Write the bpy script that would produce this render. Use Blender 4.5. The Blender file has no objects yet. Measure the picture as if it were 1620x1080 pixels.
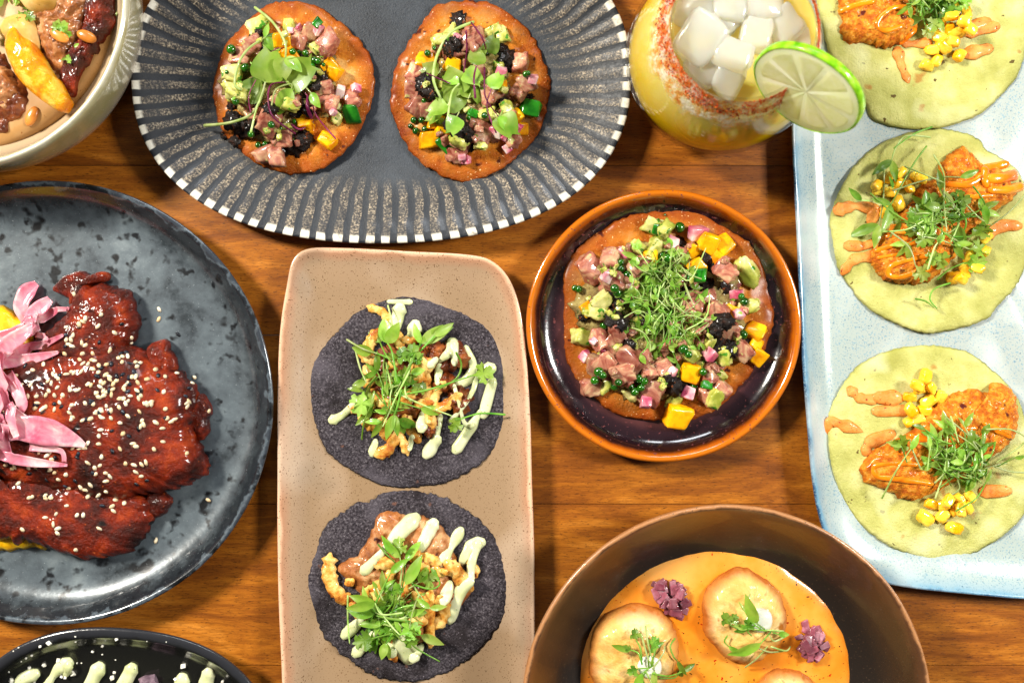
import bpy, bmesh, math, random
from mathutils import Vector, Matrix, noise, Euler
from mathutils.bvhtree import BVHTree

# ---------------------------------------------------------------- camera, light
S = 0.0004          # metres per photograph pixel on the table top
H = 1650.0          # camera height above the table in those units
sc = bpy.context.scene
col = sc.collection
cam_d = bpy.data.cameras.new('camera')
cam = bpy.data.objects.new('camera', cam_d); col.objects.link(cam)
cam.location = (0, 0, H * S)
cam_d.sensor_width = 36; cam_d.sensor_fit = 'HORIZONTAL'
cam_d.lens = 36 * H / 1620.0
cam_d.clip_start = 0.02; cam_d.clip_end = 50
cam_d.dof.use_dof = True; cam_d.dof.focus_distance = (H - 40) * S; cam_d.dof.aperture_fstop = 5.0
sc.camera = cam
w = bpy.data.worlds.new('World'); sc.world = w; w.use_nodes = True
bg = w.node_tree.nodes['Background']; bg.inputs[0].default_value = (1.0, 0.96, 0.90, 1); bg.inputs[1].default_value = 0.075
sc.view_settings.view_transform = 'Standard'; sc.view_settings.look = 'None'; sc.view_settings.exposure = 0.12

def area(name, loc, target, sx, sy, power, color):
    l = bpy.data.lights.new(name, 'AREA'); l.shape = 'RECTANGLE'; l.size = sx; l.size_y = sy
    l.energy = power; l.color = color
    o = bpy.data.objects.new(name, l); col.objects.link(o); o.location = loc
    d = Vector(target) - Vector(loc)
    o.rotation_euler = d.to_track_quat('-Z', 'Y').to_euler()
    return o
area('window_light', (-1.40, 0.85, 1.35), (0, 0, 0), 0.30, 0.34, 78, (1.0, 0.94, 0.83))
area('window_light', (1.10, 0.22, 1.00), (0.25, 0.0, 0), 0.26, 0.26, 23, (1.0, 0.98, 0.93))
area('window_light', (0.1, 1.7, 1.3), (0, 0, 0), 1.0, 0.28, 14, (0.92, 0.96, 1.0))

# ---------------------------------------------------------------- helpers
def W(u, v, h=0.0):
    k = (H - h) / H
    return Vector(((u - 810) * k, -(v - 540) * k, h))
def Z(x0, y0, f):
    return lambda x, y: (x0 + x / f, y0 + y / f)
surf = {}
def drop(dish, u, v, default=15.0):
    o = Vector((0, 0, H)); d = (W(u, v, 0) - o).normalized()
    best = None
    for b in surf.get(dish, []):
        loc, nor, i, dist = b.ray_cast(o, d)
        if loc is not None and (best is None or dist < best[1]): best = (loc, dist, nor)
    if best: 
        n = best[2]
        if n.z < 0: n = -n
        return best[0], n
    return W(u, v, default), Vector((0, 0, 1))
def cr(pts, n=8, closed=False):
    P = [Vector(p) for p in pts]
    if len(P) < 3 and not closed:
        return [P[0].lerp(P[-1], i / n) for i in range(n + 1)]
    out = []; m = len(P); rng = range(m if closed else m - 1)
    for i in rng:
        if closed: a, b, c, d = P[(i - 1) % m], P[i], P[(i + 1) % m], P[(i + 2) % m]
        else: a, b, c, d = P[max(i - 1, 0)], P[i], P[i + 1], P[min(i + 2, m - 1)]
        for k in range(n):
            t = k / n
            out.append(0.5 * ((2 * b) + (c - a) * t + (2 * a - 5 * b + 4 * c - d) * t * t + (3 * b - a - 3 * c + d) * t ** 3))
    if not closed: out.append(P[-1])
    return out
def resample(P, N):
    m = len(P); L = [0]
    for i in range(m): L.append(L[-1] + (P[(i + 1) % m] - P[i]).length)
    T = L[-1]; out = []; j = 0
    for k in range(N):
        s = T * k / N
        while L[j + 1] < s: j += 1
        f = (s - L[j]) / max(L[j + 1] - L[j], 1e-9)
        out.append(P[j].lerp(P[(j + 1) % m], f))
    return out
def thing(name, label, cat, origin, group=None):
    o = bpy.data.objects.new(name, None); col.objects.link(o); o.empty_display_size = 0.01
    o.location = Vector(origin) * S; o['label'] = label; o['category'] = cat
    if group: o['group'] = group
    return o
def tag(o, label, cat, group=None):
    o['label'] = label; o['category'] = cat
    if group: o['group'] = group
    return o
def wloc(o):
    v = Vector((0, 0, 0))
    while o is not None: v = v + o.location; o = o.parent
    return v / S
def make(name, verts, faces, m, parent=None, origin=None, uv=None, smooth=True, dish=None, kind=None):
    """verts in absolute photograph units"""
    if origin is None:
        if parent is not None: origin = wloc(parent)
        else:
            n = len(verts); c = Vector((0, 0, 0))
            for q in verts: c += q
            c /= n; c.z = min(q.z for q in verts); origin = c
    origin = Vector(origin)
    me = bpy.data.meshes.new(name)
    me.from_pydata([tuple((q - origin) * S) for q in verts], [], faces)
    me.materials.append(m)
    if smooth: me.polygons.foreach_set('use_smooth', [True] * len(me.polygons))
    if uv:
        l = me.uv_layers.new(name='uv')
        vi = [0] * len(me.loops); me.loops.foreach_get('vertex_index', vi)
        buf = []
        for i in vi: buf.extend(uv[i])
        l.data.foreach_set('uv', buf)
    me.update()
    o = bpy.data.objects.new(name, me); col.objects.link(o)
    if parent is not None: o.parent = parent; o.location = (origin - wloc(parent)) * S
    else: o.location = origin * S
    if dish: surf.setdefault(dish, []).append(BVHTree.FromPolygons(verts, faces))
    if kind: o['kind'] = kind
    return o
def inst(me, name, parent, pos, rot=None, scale=(1, 1, 1), dish=None):
    """place a shared mesh (mesh authored in metres) at an absolute position in photograph units"""
    o = bpy.data.objects.new(name, me); col.objects.link(o)
    if rot is None: rot = Euler((0, 0, 0))
    if isinstance(rot, Matrix): rot = rot.to_euler()
    o.rotation_euler = rot; o.scale = scale
    if parent is not None: o.parent = parent; o.location = (Vector(pos) - wloc(parent)) * S
    else: o.location = Vector(pos) * S
    if dish:
        M = Matrix.Translation(Vector(pos)) @ rot.to_matrix().to_4x4() @ Matrix.Diagonal((scale[0], scale[1], scale[2], 1))
        surf.setdefault(dish, []).append(BVHTree.FromPolygons([M @ (q.co / S) for q in me.vertices], [tuple(p.vertices) for p in me.polygons]))
    return o

# ---------------------------------------------------------------- materials
def hx(s, k=1.0):
    s = s.lstrip('#'); r = []
    for i in (0, 2, 4):
        c = int(s[i:i + 2], 16) / 255
        r.append((c / 12.92 if c <= 0.04045 else ((c + 0.055) / 1.055) ** 2.4) * k)
    return (r[0], r[1], r[2], 1)
class NT:
    def __init__(s, name):
        s.m = bpy.data.materials.new(name); s.m.use_nodes = True; s.t = s.m.node_tree
        s.t.nodes.clear(); s.out = s.n('ShaderNodeOutputMaterial'); s.p = s.n('ShaderNodeBsdfPrincipled')
        s.t.links.new(s.p.outputs[0], s.out.inputs[0])
    def n(s, typ, **k):
        x = s.t.nodes.new(typ)
        for a, b in k.items(): setattr(x, a, b)
        return x
    def l(s, a, b): s.t.links.new(a, b)
    def vec(s, rnd=True, gen='Object'):
        tc = s.n('ShaderNodeTexCoord')
        if not rnd: return tc.outputs[gen]
        oi = s.n('ShaderNodeObjectInfo'); ad = s.n('ShaderNodeVectorMath', operation='ADD')
        mu = s.n('ShaderNodeMath', operation='MULTIPLY'); mu.inputs[1].default_value = 7.31
        s.l(oi.outputs['Random'], mu.inputs[0]); s.l(tc.outputs[gen], ad.inputs[0]); s.l(mu.outputs[0], ad.inputs[1])
        s.oi = oi
        return ad.outputs[0]
    def noise(s, v, scale, detail=4, rough=0.55, dist=0.0):
        x = s.n('ShaderNodeTexNoise'); x.inputs['Scale'].default_value = scale; x.inputs['Detail'].default_value = detail
        x.inputs['Roughness'].default_value = rough; x.inputs['Distortion'].default_value = dist
        s.l(v, x.inputs['Vector']); return x.outputs['Fac']
    def ramp(s, fac, cols, interp='LINEAR'):
        x = s.n('ShaderNodeValToRGB'); cr_ = x.color_ramp; cr_.interpolation = interp
        cols = sorted(((min(max(p, 0.0), 1.0), c) for p, c in cols), key=lambda q: q[0])
        while len(cr_.elements) > 1: cr_.elements.remove(cr_.elements[-1])
        for i, (p, c) in enumerate(cols):
            e = cr_.elements[0] if i == 0 else cr_.elements.new(p)
            e.position = p; e.color = hx(c) if isinstance(c, str) else (c, c, c, 1)
        s.l(fac, x.inputs[0]); return x.outputs[0]
    def mix(s, fac, a, b, blend='MIX'):
        x = s.n('ShaderNodeMix', data_type='RGBA', blend_type=blend)
        for i, q in ((0, fac), (6, a), (7, b)):
            if hasattr(q, 'is_output'): s.l(q, x.inputs[i])
            elif isinstance(q, str): x.inputs[i].default_value = hx(q)
            else: x.inputs[i].default_value = q
        return x.outputs[2]
    def math(s, op, a, b=None, c=None):
        x = s.n('ShaderNodeMath', operation=op)
        for i, q in enumerate((a, b, c)):
            if q is None: continue
            if hasattr(q, 'is_output'): s.l(q, x.inputs[i])
            else: x.inputs[i].default_value = q
        return x.outputs[0]
    def bump(s, h, strength, dist=0.001, prev=None):
        x = s.n('ShaderNodeBump'); x.inputs['Strength'].default_value = strength; x.inputs['Distance'].default_value = dist
        s.l(h, x.inputs['Height'])
        if prev is not None: s.l(prev, x.inputs['Normal'])
        return x.outputs[0]
def speckle(t, v, c, specks):
    for (colr, scale, thr, soft) in specks:
        f = t.noise(v, scale, 2, 0.5)
        f = t.ramp(f, [(thr, 0.0), (min(thr + soft, 1), 1.0)])
        c = t.mix(f, c, colr)
    return c
def food(name, cols, scale=150, detail=5, rough=0.45, bump=0.0, bscale=500, sss=0.0, coat=0.0, specks=(), val=0.0,
         edge=None, dist=0.0, rvar=0.0, spec=0.22, trans=0.0, crough=0.1, bdist=0.001, ssr=(0.004, 0.002, 0.001), zk=None, transl=0.0):
    t = NT(name); v = t.vec()
    n = t.noise(v, scale, detail, 0.6, dist)
    if zk:
        tc = t.n('ShaderNodeTexCoord'); sz = t.n('ShaderNodeSeparateXYZ'); t.l(tc.outputs['Object'], sz.inputs[0])
        n = t.math('ADD', n, t.math('MULTIPLY', t.math('SUBTRACT', sz.outputs[2], zk[0] * S), zk[1] / S))
    c = t.ramp(n, [(.5 + (p_ - .5) * .66, q_) for p_, q_ in cols])
    if edge:        # browner towards the rim of a fried thing, from the mesh's own uv
        uvn = t.n('ShaderNodeUVMap'); sp = t.n('ShaderNodeSeparateXYZ'); t.l(uvn.outputs[0], sp.inputs[0])
        e = t.math('ADD', sp.outputs[1], t.math('MULTIPLY', t.math('SUBTRACT', n, 0.5), 0.5))
        c = t.mix(t.ramp(e, edge[1]), c, edge[0])
    c = speckle(t, v, c, specks)
    if val:
        hs = t.n('ShaderNodeHueSaturation'); t.l(c, hs.inputs['Color'])
        t.l(t.math('ADD', t.math('MULTIPLY', t.oi.outputs['Random'], val), 1 - val / 2), hs.inputs['Value']); c = hs.outputs[0]
    p = t.p; t.l(c, p.inputs['Base Color'])
    p.inputs['Roughness'].default_value = rough; p.inputs['Specular IOR Level'].default_value = spec
    if rvar:
        t.l(t.math('ADD', t.math('MULTIPLY', t.noise(v, scale * 2.3, 3), rvar), rough - rvar / 2), p.inputs['Roughness'])
    if sss:
        p.inputs['Subsurface Weight'].default_value = sss; p.inputs['Subsurface Radius'].default_value = (1, .6, .4)
        p.inputs['Subsurface Scale'].default_value = ssr[0]
    p.inputs['Coat Weight'].default_value = coat; p.inputs['Coat Roughness'].default_value = crough
    if trans: p.inputs['Transmission Weight'].default_value = trans
    if bump: t.l(t.bump(t.noise(v, bscale, 6, 0.65), bump, bdist), p.inputs['Normal'])
    if transl:
        tr = t.n('ShaderNodeBsdfTranslucent'); t.l(c, tr.inputs[0]); mx = t.n('ShaderNodeMixShader'); mx.inputs[0].default_value = transl
        t.l(p.outputs[0], mx.inputs[1]); t.l(tr.outputs[0], mx.inputs[2]); t.l(mx.outputs[0], t.out.inputs[0])
    return t.m
def glaze(name, cols, vmax=200.0, specks=(), rough=0.2, coat=0.6, wob=0.06, bump=0.05, bscale=300, floor=None, floor_from=0.8, spec=0.5, floor_rough=None, metal=0.0):
    """ceramic: colour follows the distance from the lip (uv.y, negative outside)"""
    t = NT(name); v = t.vec(False)
    uvn = t.n('ShaderNodeUVMap'); sp = t.n('ShaderNodeSeparateXYZ'); t.l(uvn.outputs[0], sp.inputs[0])
    nn = t.noise(v, 60, 5, 0.6)
    e = t.math('ADD', t.math('MULTIPLY_ADD', sp.outputs[1], 0.5 , 0.5), t.math('MULTIPLY', t.math('SUBTRACT', nn, 0.5), wob))
    c = t.ramp(e, [(0.5 + 0.5 * p_ / vmax, q) for p_, q in cols])
    if floor:
        f2 = t.ramp(t.noise(v, floor[1], 6, 0.65, floor[2]), floor[0])
        mk = t.ramp(e, [(0.5 + 0.5 * floor_from[0] / vmax, 0.0), (0.5 + 0.5 * floor_from[1] / vmax, 1.0)])
        c = t.mix(mk, c, f2)
        if floor_rough is not None: t.l(t.math('MULTIPLY_ADD', mk, floor_rough - rough, rough), t.p.inputs['Roughness'])
    c = speckle(t, v, c, specks)
    p = t.p; t.l(c, p.inputs['Base Color'])
    if not (floor and floor_rough is not None): p.inputs['Roughness'].default_value = rough
    p.inputs['Coat Weight'].default_value = coat; p.inputs['Coat Roughness'].default_value = 0.06
    p.inputs['Specular IOR Level'].default_value = spec; p.inputs['Metallic'].default_value = metal
    t.l(t.bump(t.noise(v, bscale, 4), bump, 0.001), p.inputs['Normal'])
    return t.m

def wood_mat():
    t = NT('varnished_wood'); v = t.vec()
    mp = t.n('ShaderNodeMapping'); mp.inputs['Scale'].default_value = (1.0, 5.0, 5.0); t.l(v, mp.inputs[0])
    a = t.noise(mp.outputs[0], 9, 7, 0.6, 1.6)
    mp2 = t.n('ShaderNodeMapping'); mp2.inputs['Scale'].default_value = (1.0, 16.0, 16.0); t.l(v, mp2.inputs[0])
    b = t.noise(mp2.outputs[0], 90, 4, 0.75)
    big = t.noise(v, 5, 2)
    f = t.math('ADD', t.math('MULTIPLY', a, 0.75), t.math('MULTIPLY', big, 0.25))
    c = t.ramp(f, [(0.32, '66360e'), (0.44, '884b12'), (0.54, 'a66218'), (0.68, 'c8802e')])
    c = t.mix(t.ramp(b, [(0.38, 0.42), (0.58, 0.0)]), c, '4a2208')
    t.p.inputs['Specular IOR Level'].default_value = .25
    g = t.n('ShaderNodeMapping'); g.inputs['Scale'].default_value = (1.0, 7.0, 7.0); t.l(v, g.inputs[0])
    pores = t.ramp(t.noise(g.outputs[0], 300, 2), [(0.60, 0.0), (0.68, 0.75)])
    c = t.mix(pores, c, '2c1206')
    t.l(c, t.p.inputs['Base Color'])
    t.l(t.math('MULTIPLY_ADD', b, 0.2, 0.28), t.p.inputs['Roughness'])
    t.p.inputs['Coat Weight'].default_value = 0.08; t.p.inputs['Coat Roughness'].default_value = 0.35
    t.l(t.bump(t.math('ADD', b, pores), 0.12, 0.0006), t.p.inputs['Normal'])
    return t.m

# ---------------------------------------------------------------- builders
def sel(cx, cy, a, b, n=2.0, rot=0.0, N=240):
    out = []
    for i in range(N):
        t = 2 * math.pi * i / N; c, s = math.cos(t), math.sin(t)
        x = a * math.copysign(abs(c) ** (2 / n), c); y = b * math.copysign(abs(s) ** (2 / n), s)
        out.append((cx + x * math.cos(rot) - y * math.sin(rot), cy + x * math.sin(rot) + y * math.cos(rot)))
    return out
def dish_mesh(name, outline, hrim, prof, m, parent=None, dish=None, N=240, dmax=60.0, ribs=None, wob=0.6, fr=8, label=None, cat=None, vmax=200.0, irim=None, sub=1):
    """prof: (inset, height, side) from the foot over the lip to the floor; side -1 outside, +1 inside"""
    P = resample([W(u, v, hrim) for u, v in outline], N)
    ar = sum(P[i].x * P[(i + 1) % N].y - P[(i + 1) % N].x * P[i].y for i in range(N))
    if ar < 0: P.reverse()
    c = Vector((sum(p.x for p in P) / N, sum(p.y for p in P) / N, 0))
    nr = []
    for i in range(N):
        d = P[(i + 2) % N] - P[(i - 2) % N]; nr.append(Vector((-d.y, d.x, 0)).normalized())
    R = sum((Vector((p.x, p.y, 0)) - c).length for p in P) / N
    rows = []
    pr = []
    for i in range(len(prof) - 1):
        a, b = prof[i], prof[i + 1]
        for k in range(sub): 
            f = k / sub; pr.append((a[0] + (b[0] - a[0]) * f, a[1] + (b[1] - a[1]) * f, b[2]))
    pr.append(prof[-1])
    if sub > 1:  # soften corners of the profile
        for _ in range(2):
            q = list(pr)
            for i in range(1, len(pr) - 1):
                q[i] = ((pr[i - 1][0] + 2 * pr[i][0] + pr[i + 1][0]) / 4, (pr[i - 1][1] + 2 * pr[i][1] + pr[i + 1][1]) / 4, pr[i][2])
            pr = q
    for (ins, z, side) in pr:
        d1 = min(ins, dmax); rem = ins - d1; row = []
        for i in range(N):
            q = Vector((P[i].x, P[i].y, 0)) + nr[i] * d1
            q = c + (q - c) * (1 - rem / (R - d1))
            zz = z
            if wob and z > 4:
                zz += wob * noise.noise(Vector((P[i].x * 0.006, P[i].y * 0.006, z * .01))) * 3 * min(1, z / hrim)
                q += nr[i] * wob * 2.0 * noise.noise(Vector((P[i].x * 0.008, P[i].y * 0.008, 5 + z * .02)))
            if ribs and side > 0 and ribs[1] < ins < ribs[2]:
                t_ = (ins - ribs[1]) / (ribs[2] - ribs[1])
                zz += ribs[3] * math.sin(2 * math.pi * ribs[0] * i / N) * (1 - t_) * min(1, t_ * 8)
            row.append((Vector((q.x, q.y, zz)), (i / N, side * ins / vmax)))
        rows.append(row)
    last = rows[-1]; lz = pr[-1][1]; li = pr[-1][0]
    for k in range(1, fr):
        f = 1 - k / fr
        rows.append([(Vector((c.x + (q.x - c.x) * f, c.y + (q.y - c.y) * f, q.z)), (uv[0], (li + (R - li) * (1 - f)) / vmax)) for q, uv in last])
    verts = []; uvs = []
    for r in rows:
        for q, uv in r: verts.append(q); uvs.append(uv)
    faces = []
    for k in range(len(rows) - 1):
        for i in range(N):
            j = (i + 1) % N; faces.append((k * N + i, k * N + j, (k + 1) * N + j, (k + 1) * N + i))
    verts.append(Vector((c.x, c.y, lz))); uvs.append((0, R / vmax)); ci = len(verts) - 1; b = (len(rows) - 1) * N
    for i in range(N): faces.append((b + i, b + (i + 1) % N, ci))
    verts.append(Vector((c.x, c.y, pr[0][1]))); uvs.append((0, -1)); ci = len(verts) - 1
    for i in range(N): faces.append(((i + 1) % N, i, ci))
    o = make(name, verts, faces, m, parent, origin=(c.x, c.y, 0) if parent is None else None, uv=uvs, dish=dish)
    if label: tag(o, label, cat)
    return o
def blob(name, outline, h0, height, m, parent=None, rings=16, segs=110, p=2.5, q=0.6, amp=0.0, freq=0.05, oct=4, jag=0.0, jf=0.08,
         seed=0, dish=None, base_at=None, low=0.0, lowf=0.02, close=True, fn=None, ridge=0.0, centre=None, kind=None, tilt=(0, 0)):
    """a lump, sheet or pool over a pixel outline: dome profile plus noise"""
    hh = base_at if base_at is not None else h0
    P = resample(cr([W(u, v, hh) for u, v in outline], 8, True), segs)
    ar = sum(P[i].x * P[(i + 1) % segs].y - P[(i + 1) % segs].x * P[i].y for i in range(segs))
    if ar < 0: P.reverse()
    if centre: c = W(centre[0], centre[1], hh)
    else: c = Vector((sum(x.x for x in P) / segs, sum(x.y for x in P) / segs, 0))
    sd = Vector((seed * 13.7, seed * 7.1, seed * 3.3))
    verts = [Vector((c.x, c.y, 0))]; uvs = [(0, 0)]; ts = [0.0]
    for k in range(1, rings + 1):
        t = (k / rings) ** 0.85
        for i in range(segs):
            d = Vector((P[i].x - c.x, P[i].y - c.y, 0))
            jj = 1.0
            if jag: jj += jag / max(d.length, 1) * noise.fractal(Vector((P[i].x * jf, P[i].y * jf, 1)) + sd, 0.8, 2.0, 3) * t * t
            verts.append(Vector((c.x + d.x * t * jj, c.y + d.y * t * jj, 0))); uvs.append((i / segs, t)); ts.append(t)
    for v, t in zip(verts, ts):
        dome = max(0.0, 1 - t ** p) ** q
        z = h0 + height * dome
        x = Vector((v.x, v.y, 0))
        fade = 1 - 0.75 * t ** 6
        if amp: z += amp * noise.fractal(x * freq + sd, 0.8, 2.1, oct) * fade
        if ridge: z -= ridge * abs(noise.noise(x * freq * 0.6 + sd * 2)) * fade
        if low: z += low * noise.noise(x * lowf + sd * 3)
        z += tilt[0] * (v.x - c.x) + tilt[1] * (v.y - c.y)
        if fn: z += fn(v, t)
        v.z = max(z, h0 + 0.3) if close else z
    faces = []
    for i in range(segs): faces.append((0, 1 + i, 1 + (i + 1) % segs))
    for k in range(rings - 1):
        a = 1 + k * segs; b = a + segs
        for i in range(segs):
            j = (i + 1) % segs; faces.append((a + i, b + i, b + j, a + j))
    a = 1 + (rings - 1) * segs
    nb = len(verts); 
    for i in range(segs):
        q_ = verts[a + i]; verts.append(Vector((c.x + (q_.x - c.x) * 0.985, c.y + (q_.y - c.y) * 0.985, (h0 if close else q_.z - 4)))); uvs.append((0, 1))
    for i in range(segs): j = (i + 1) % segs; faces.append((a + i, nb + i, nb + j, a + j))
    verts.append(Vector((c.x, c.y, h0 if close else verts[0].z - 4))); uvs.append((0, 1)); e = len(verts) - 1
    for i in range(segs): faces.append((nb + (i + 1) % segs, nb + i, e))
    return make(name, verts, faces, m, parent, uv=uvs, dish=dish, kind=kind)
def tube(name, pts, rad, m, parent=None, sides=8, flat=1.0, n=6, dish=None, jit=0.0, jf=0.1, seed=0, widen=None):
    """pts: absolute Vectors; rad: list of radii along the points"""
    C = cr(pts, n); L = len(C)
    rr = cr([Vector((r, 0, 0)) for r in rad], n) if len(rad) == len(pts) else None
    if rr is None:
        rr = [Vector((rad[0] + (rad[-1] - rad[0]) * i / (L - 1), 0, 0)) for i in range(L)]
    verts = []; faces = []; sd = Vector((seed * 3.1, seed * 5.7, seed))
    rings = []
    def ring(c, d, r):
        side = Vector((0, 0, 1)).cross(d)
        if side.length < 0.05: side = Vector((1, 0, 0)).cross(d)
        side.normalize(); up = d.cross(side).normalized()
        row = []
        for k in range(sides):
            a = 2 * math.pi * k / sides
            q = side * math.cos(a) * r + up * math.sin(a) * r * flat
            v = c + q
            if jit: v = v + q.normalized() * jit * noise.noise(v * jf + sd) if q.length > 1e-6 else v
            row.append(v)
        return row
    d0 = (C[1] - C[0]).normalized(); d1 = (C[-1] - C[-2]).normalized()
    r0 = abs(rr[0].x); r1 = abs(rr[-1].x)
    rings.append(ring(C[0] - d0 * r0 * 0.85, d0, r0 * 0.5))
    for i in range(L):
        d = (C[min(i + 1, L - 1)] - C[max(i - 1, 0)])
        if d.length < 1e-6: d = d0
        rings.append(ring(C[i], d.normalized(), abs(rr[i].x)))
    rings.append(ring(C[-1] + d1 * r1 * 0.85, d1, r1 * 0.5))
    for r in rings: verts += r
    for k in range(len(rings) - 1):
        for i in range(sides):
            j = (i + 1) % sides; faces.append((k * sides + i, k * sides + j, (k + 1) * sides + j, (k + 1) * sides + i))
    verts.append(C[0] - d0 * r0); faces += [(len(verts) - 1, (i + 1) % sides, i) for i in range(sides)]
    b = (len(rings) - 1) * sides
    verts.append(C[-1] + d1 * r1); faces += [(len(verts) - 1, b + i, b + (i + 1) % sides) for i in range(sides)]
    return make(name, verts, faces, m, parent, dish=dish)
def chunk(name, sx, sy, sz, m, seed, bev=0.16, amp=0.06, cuts=2):
    """irregular rounded block, authored in metres"""
    rnd = random.Random(seed); bm = bmesh.new(); bmesh.ops.create_cube(bm, size=1.0)
    for v in bm.verts: v.co += Vector([rnd.uniform(-.16, .16) for _ in range(3)])
    bmesh.ops.bevel(bm, geom=bm.edges[:] + bm.verts[:], offset=bev, segments=2, affect='EDGES', profile=0.6)
    if cuts: bmesh.ops.subdivide_edges(bm, edges=bm.edges[:], cuts=1, use_grid_fill=True)
    for v in bm.verts:
        v.co += v.co.normalized() * amp * noise.fractal(v.co * 3 + Vector((seed, seed * 2, 0)), 0.8, 2, 3)
        v.co = Vector((v.co.x * sx, v.co.y * sy, v.co.z * sz)) * S
    me = bpy.data.meshes.new(name); bm.to_mesh(me); bm.free(); me.materials.append(m)
    me.polygons.foreach_set('use_smooth', [True] * len(me.polygons)); return me
def ball(name, r, m, sub=2, amp=0.0, fr=3.0, sc_=(1, 1, 1), seed=0):
    bm = bmesh.new(); bmesh.ops.create_icosphere(bm, subdivisions=sub, radius=1.0)
    for v in bm.verts:
        k = 1 + amp * noise.fractal(v.co * fr + Vector((seed * 3, seed, 1)), 0.8, 2, 4)
        v.co = Vector((v.co.x * sc_[0], v.co.y * sc_[1], v.co.z * sc_[2])) * (r * k * S)
    me = bpy.data.meshes.new(name); bm.to_mesh(me); bm.free(); me.materials.append(m)
    me.polygons.foreach_set('use_smooth', [True] * len(me.polygons)); return me
def leaf_mesh(kind, m, seed=0):
    """leaf 20 units long, base at the origin, growing along +x"""
    rnd = random.Random(seed); verts = []; faces = []; L = 20.0
    if kind == 'lobed':
        pts = [(0, 0.6), (3, 1.2), (5, 5), (3.5, 7.5), (6, 8.8), (8, 8.2), (9.5, 9.8), (11.5, 7.5), (10.5, 4.2), (13, 5.6), (15, 4.9), (16, 6.2), (18, 4), (17.5, 1.8), (20, 0.6)]
        out = [Vector((x, y * (0.85 + 0.3 * rnd.random()), 0)) for x, y in pts] + [Vector((x, -y * (0.85 + 0.3 * rnd.random()), 0)) for x, y in reversed(pts)]
        mid = [Vector((10, 0, 0))]
        verts = out + [Vector((o.x * 0.6 + 3.6, o.y * 0.5, 0)) for o in out] + mid; n = len(out)
        for i in range(n):
            j = (i + 1) % n; faces.append((i, j, n + j, n + i)); faces.append((n + i, n + j, 2 * n))
    else:
        rows = 9; wm = {'lance': 3.6, 'oval': 5.6, 'heart': 10.0, 'blade': 2.2}[kind]
        for i in range(rows + 1):
            t = i / rows
            if kind == 'heart': wd = wm * (math.sin(math.pi * min(1, t ** 0.62)) ** 0.55) if 0 < t < 1 else 0.0; wd = max(wd, 0.5 if t == 0 else (wm * 0.55 if t == 1 else 0))
            else: wd = wm * (math.sin(math.pi * t ** 0.8) ** 0.8) if 0 < t < 1 else 0.25
            x = L * t
            for s_ in (-1, -0.5, 0, 0.5, 1):
                xx = x
                if kind == 'heart' and t > 0.6: xx += (abs(s_) * 4.0 - 2.2) * (t - 0.6) / 0.4
                verts.append(Vector((xx, wd * s_, 0)))
        for i in range(rows):
            for k in range(4): a = i * 5 + k; faces.append((a, a + 1, a + 6, a + 5))
    for v in verts:
        v.z = 0.22 * abs(v.y) - 0.012 * v.x * v.x + 0.12 * v.x + 0.8 * noise.noise(Vector((v.x * .25, v.y * .3, seed)))
    me = bpy.data.meshes.new('leaf_' + kind); me.from_pydata([tuple(v * S) for v in verts], [], faces); me.materials.append(m)
    me.polygons.foreach_set('use_smooth', [True] * len(me.polygons)); return me
# ---------------------------------------------------------------- food materials
WOOD = wood_mat()
M_shell = food('fried_tortilla', [(.1, '7a2e06'), (.38, 'b05c10'), (.58, 'd48424'), (.88, 'f2c070')], 75, 8, .4, 1.0, 600, coat=.22, crough=.25, zk=(10, .018), spec=.12, edge=('7c2e06', [(.75, 0.0), (1.05, .8)]), specks=[('f0c088', 700, .68, .05), ('4a1604', 160, .68, .06)], bdist=.0012)
M_tuna = food('raw_tuna', [(.25, '8a4234'), (.5, 'b67660'), (.8, 'd8b88c')], 110, 6, .3, .5, 300, sss=.25, coat=.5, transl=.18, val=.5, dist=1.5, specks=[('c9c27a', 200, .66, .05)])
M_mango = food('mango', [(.35, 'e08a02'), (.6, 'f7b40e')], 120, 3, .28, .2, 300, sss=.3, coat=.4, val=.25)
M_avo = food('avocado', [(.3, '8a9230'), (.5, 'b8b85a'), (.7, 'e0d890')], 90, 4, .4, .3, 300, sss=.25, coat=.2, val=.25, specks=[('3f7a18', 260, .62, .04)])
M_pink = food('pink_radish', [(.35, 'b84a68'), (.55, 'dc98a0'), (.7, 'f0d6cc')], 120, 3, .3, .2, 300, sss=.3, coat=.4, val=.3)
M_char = food('charred_crust', [(.2, '060404'), (.6, '1c100a'), (.9, '4a2410')], 300, 6, .45, 1.0, 900, coat=.25, specks=[('7a3c14', 260, .64, .06)])
M_pearl = food('green_pearl', [(.3, '104008'), (.7, '28680f')], 100, 2, .08, 0, sss=.2, coat=1, crough=.03, val=.4)
M_jal = food('green_chilli', [(.3, '0f5210'), (.7, '2f8a1e')], 90, 3, .2, .1, coat=.6)
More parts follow.
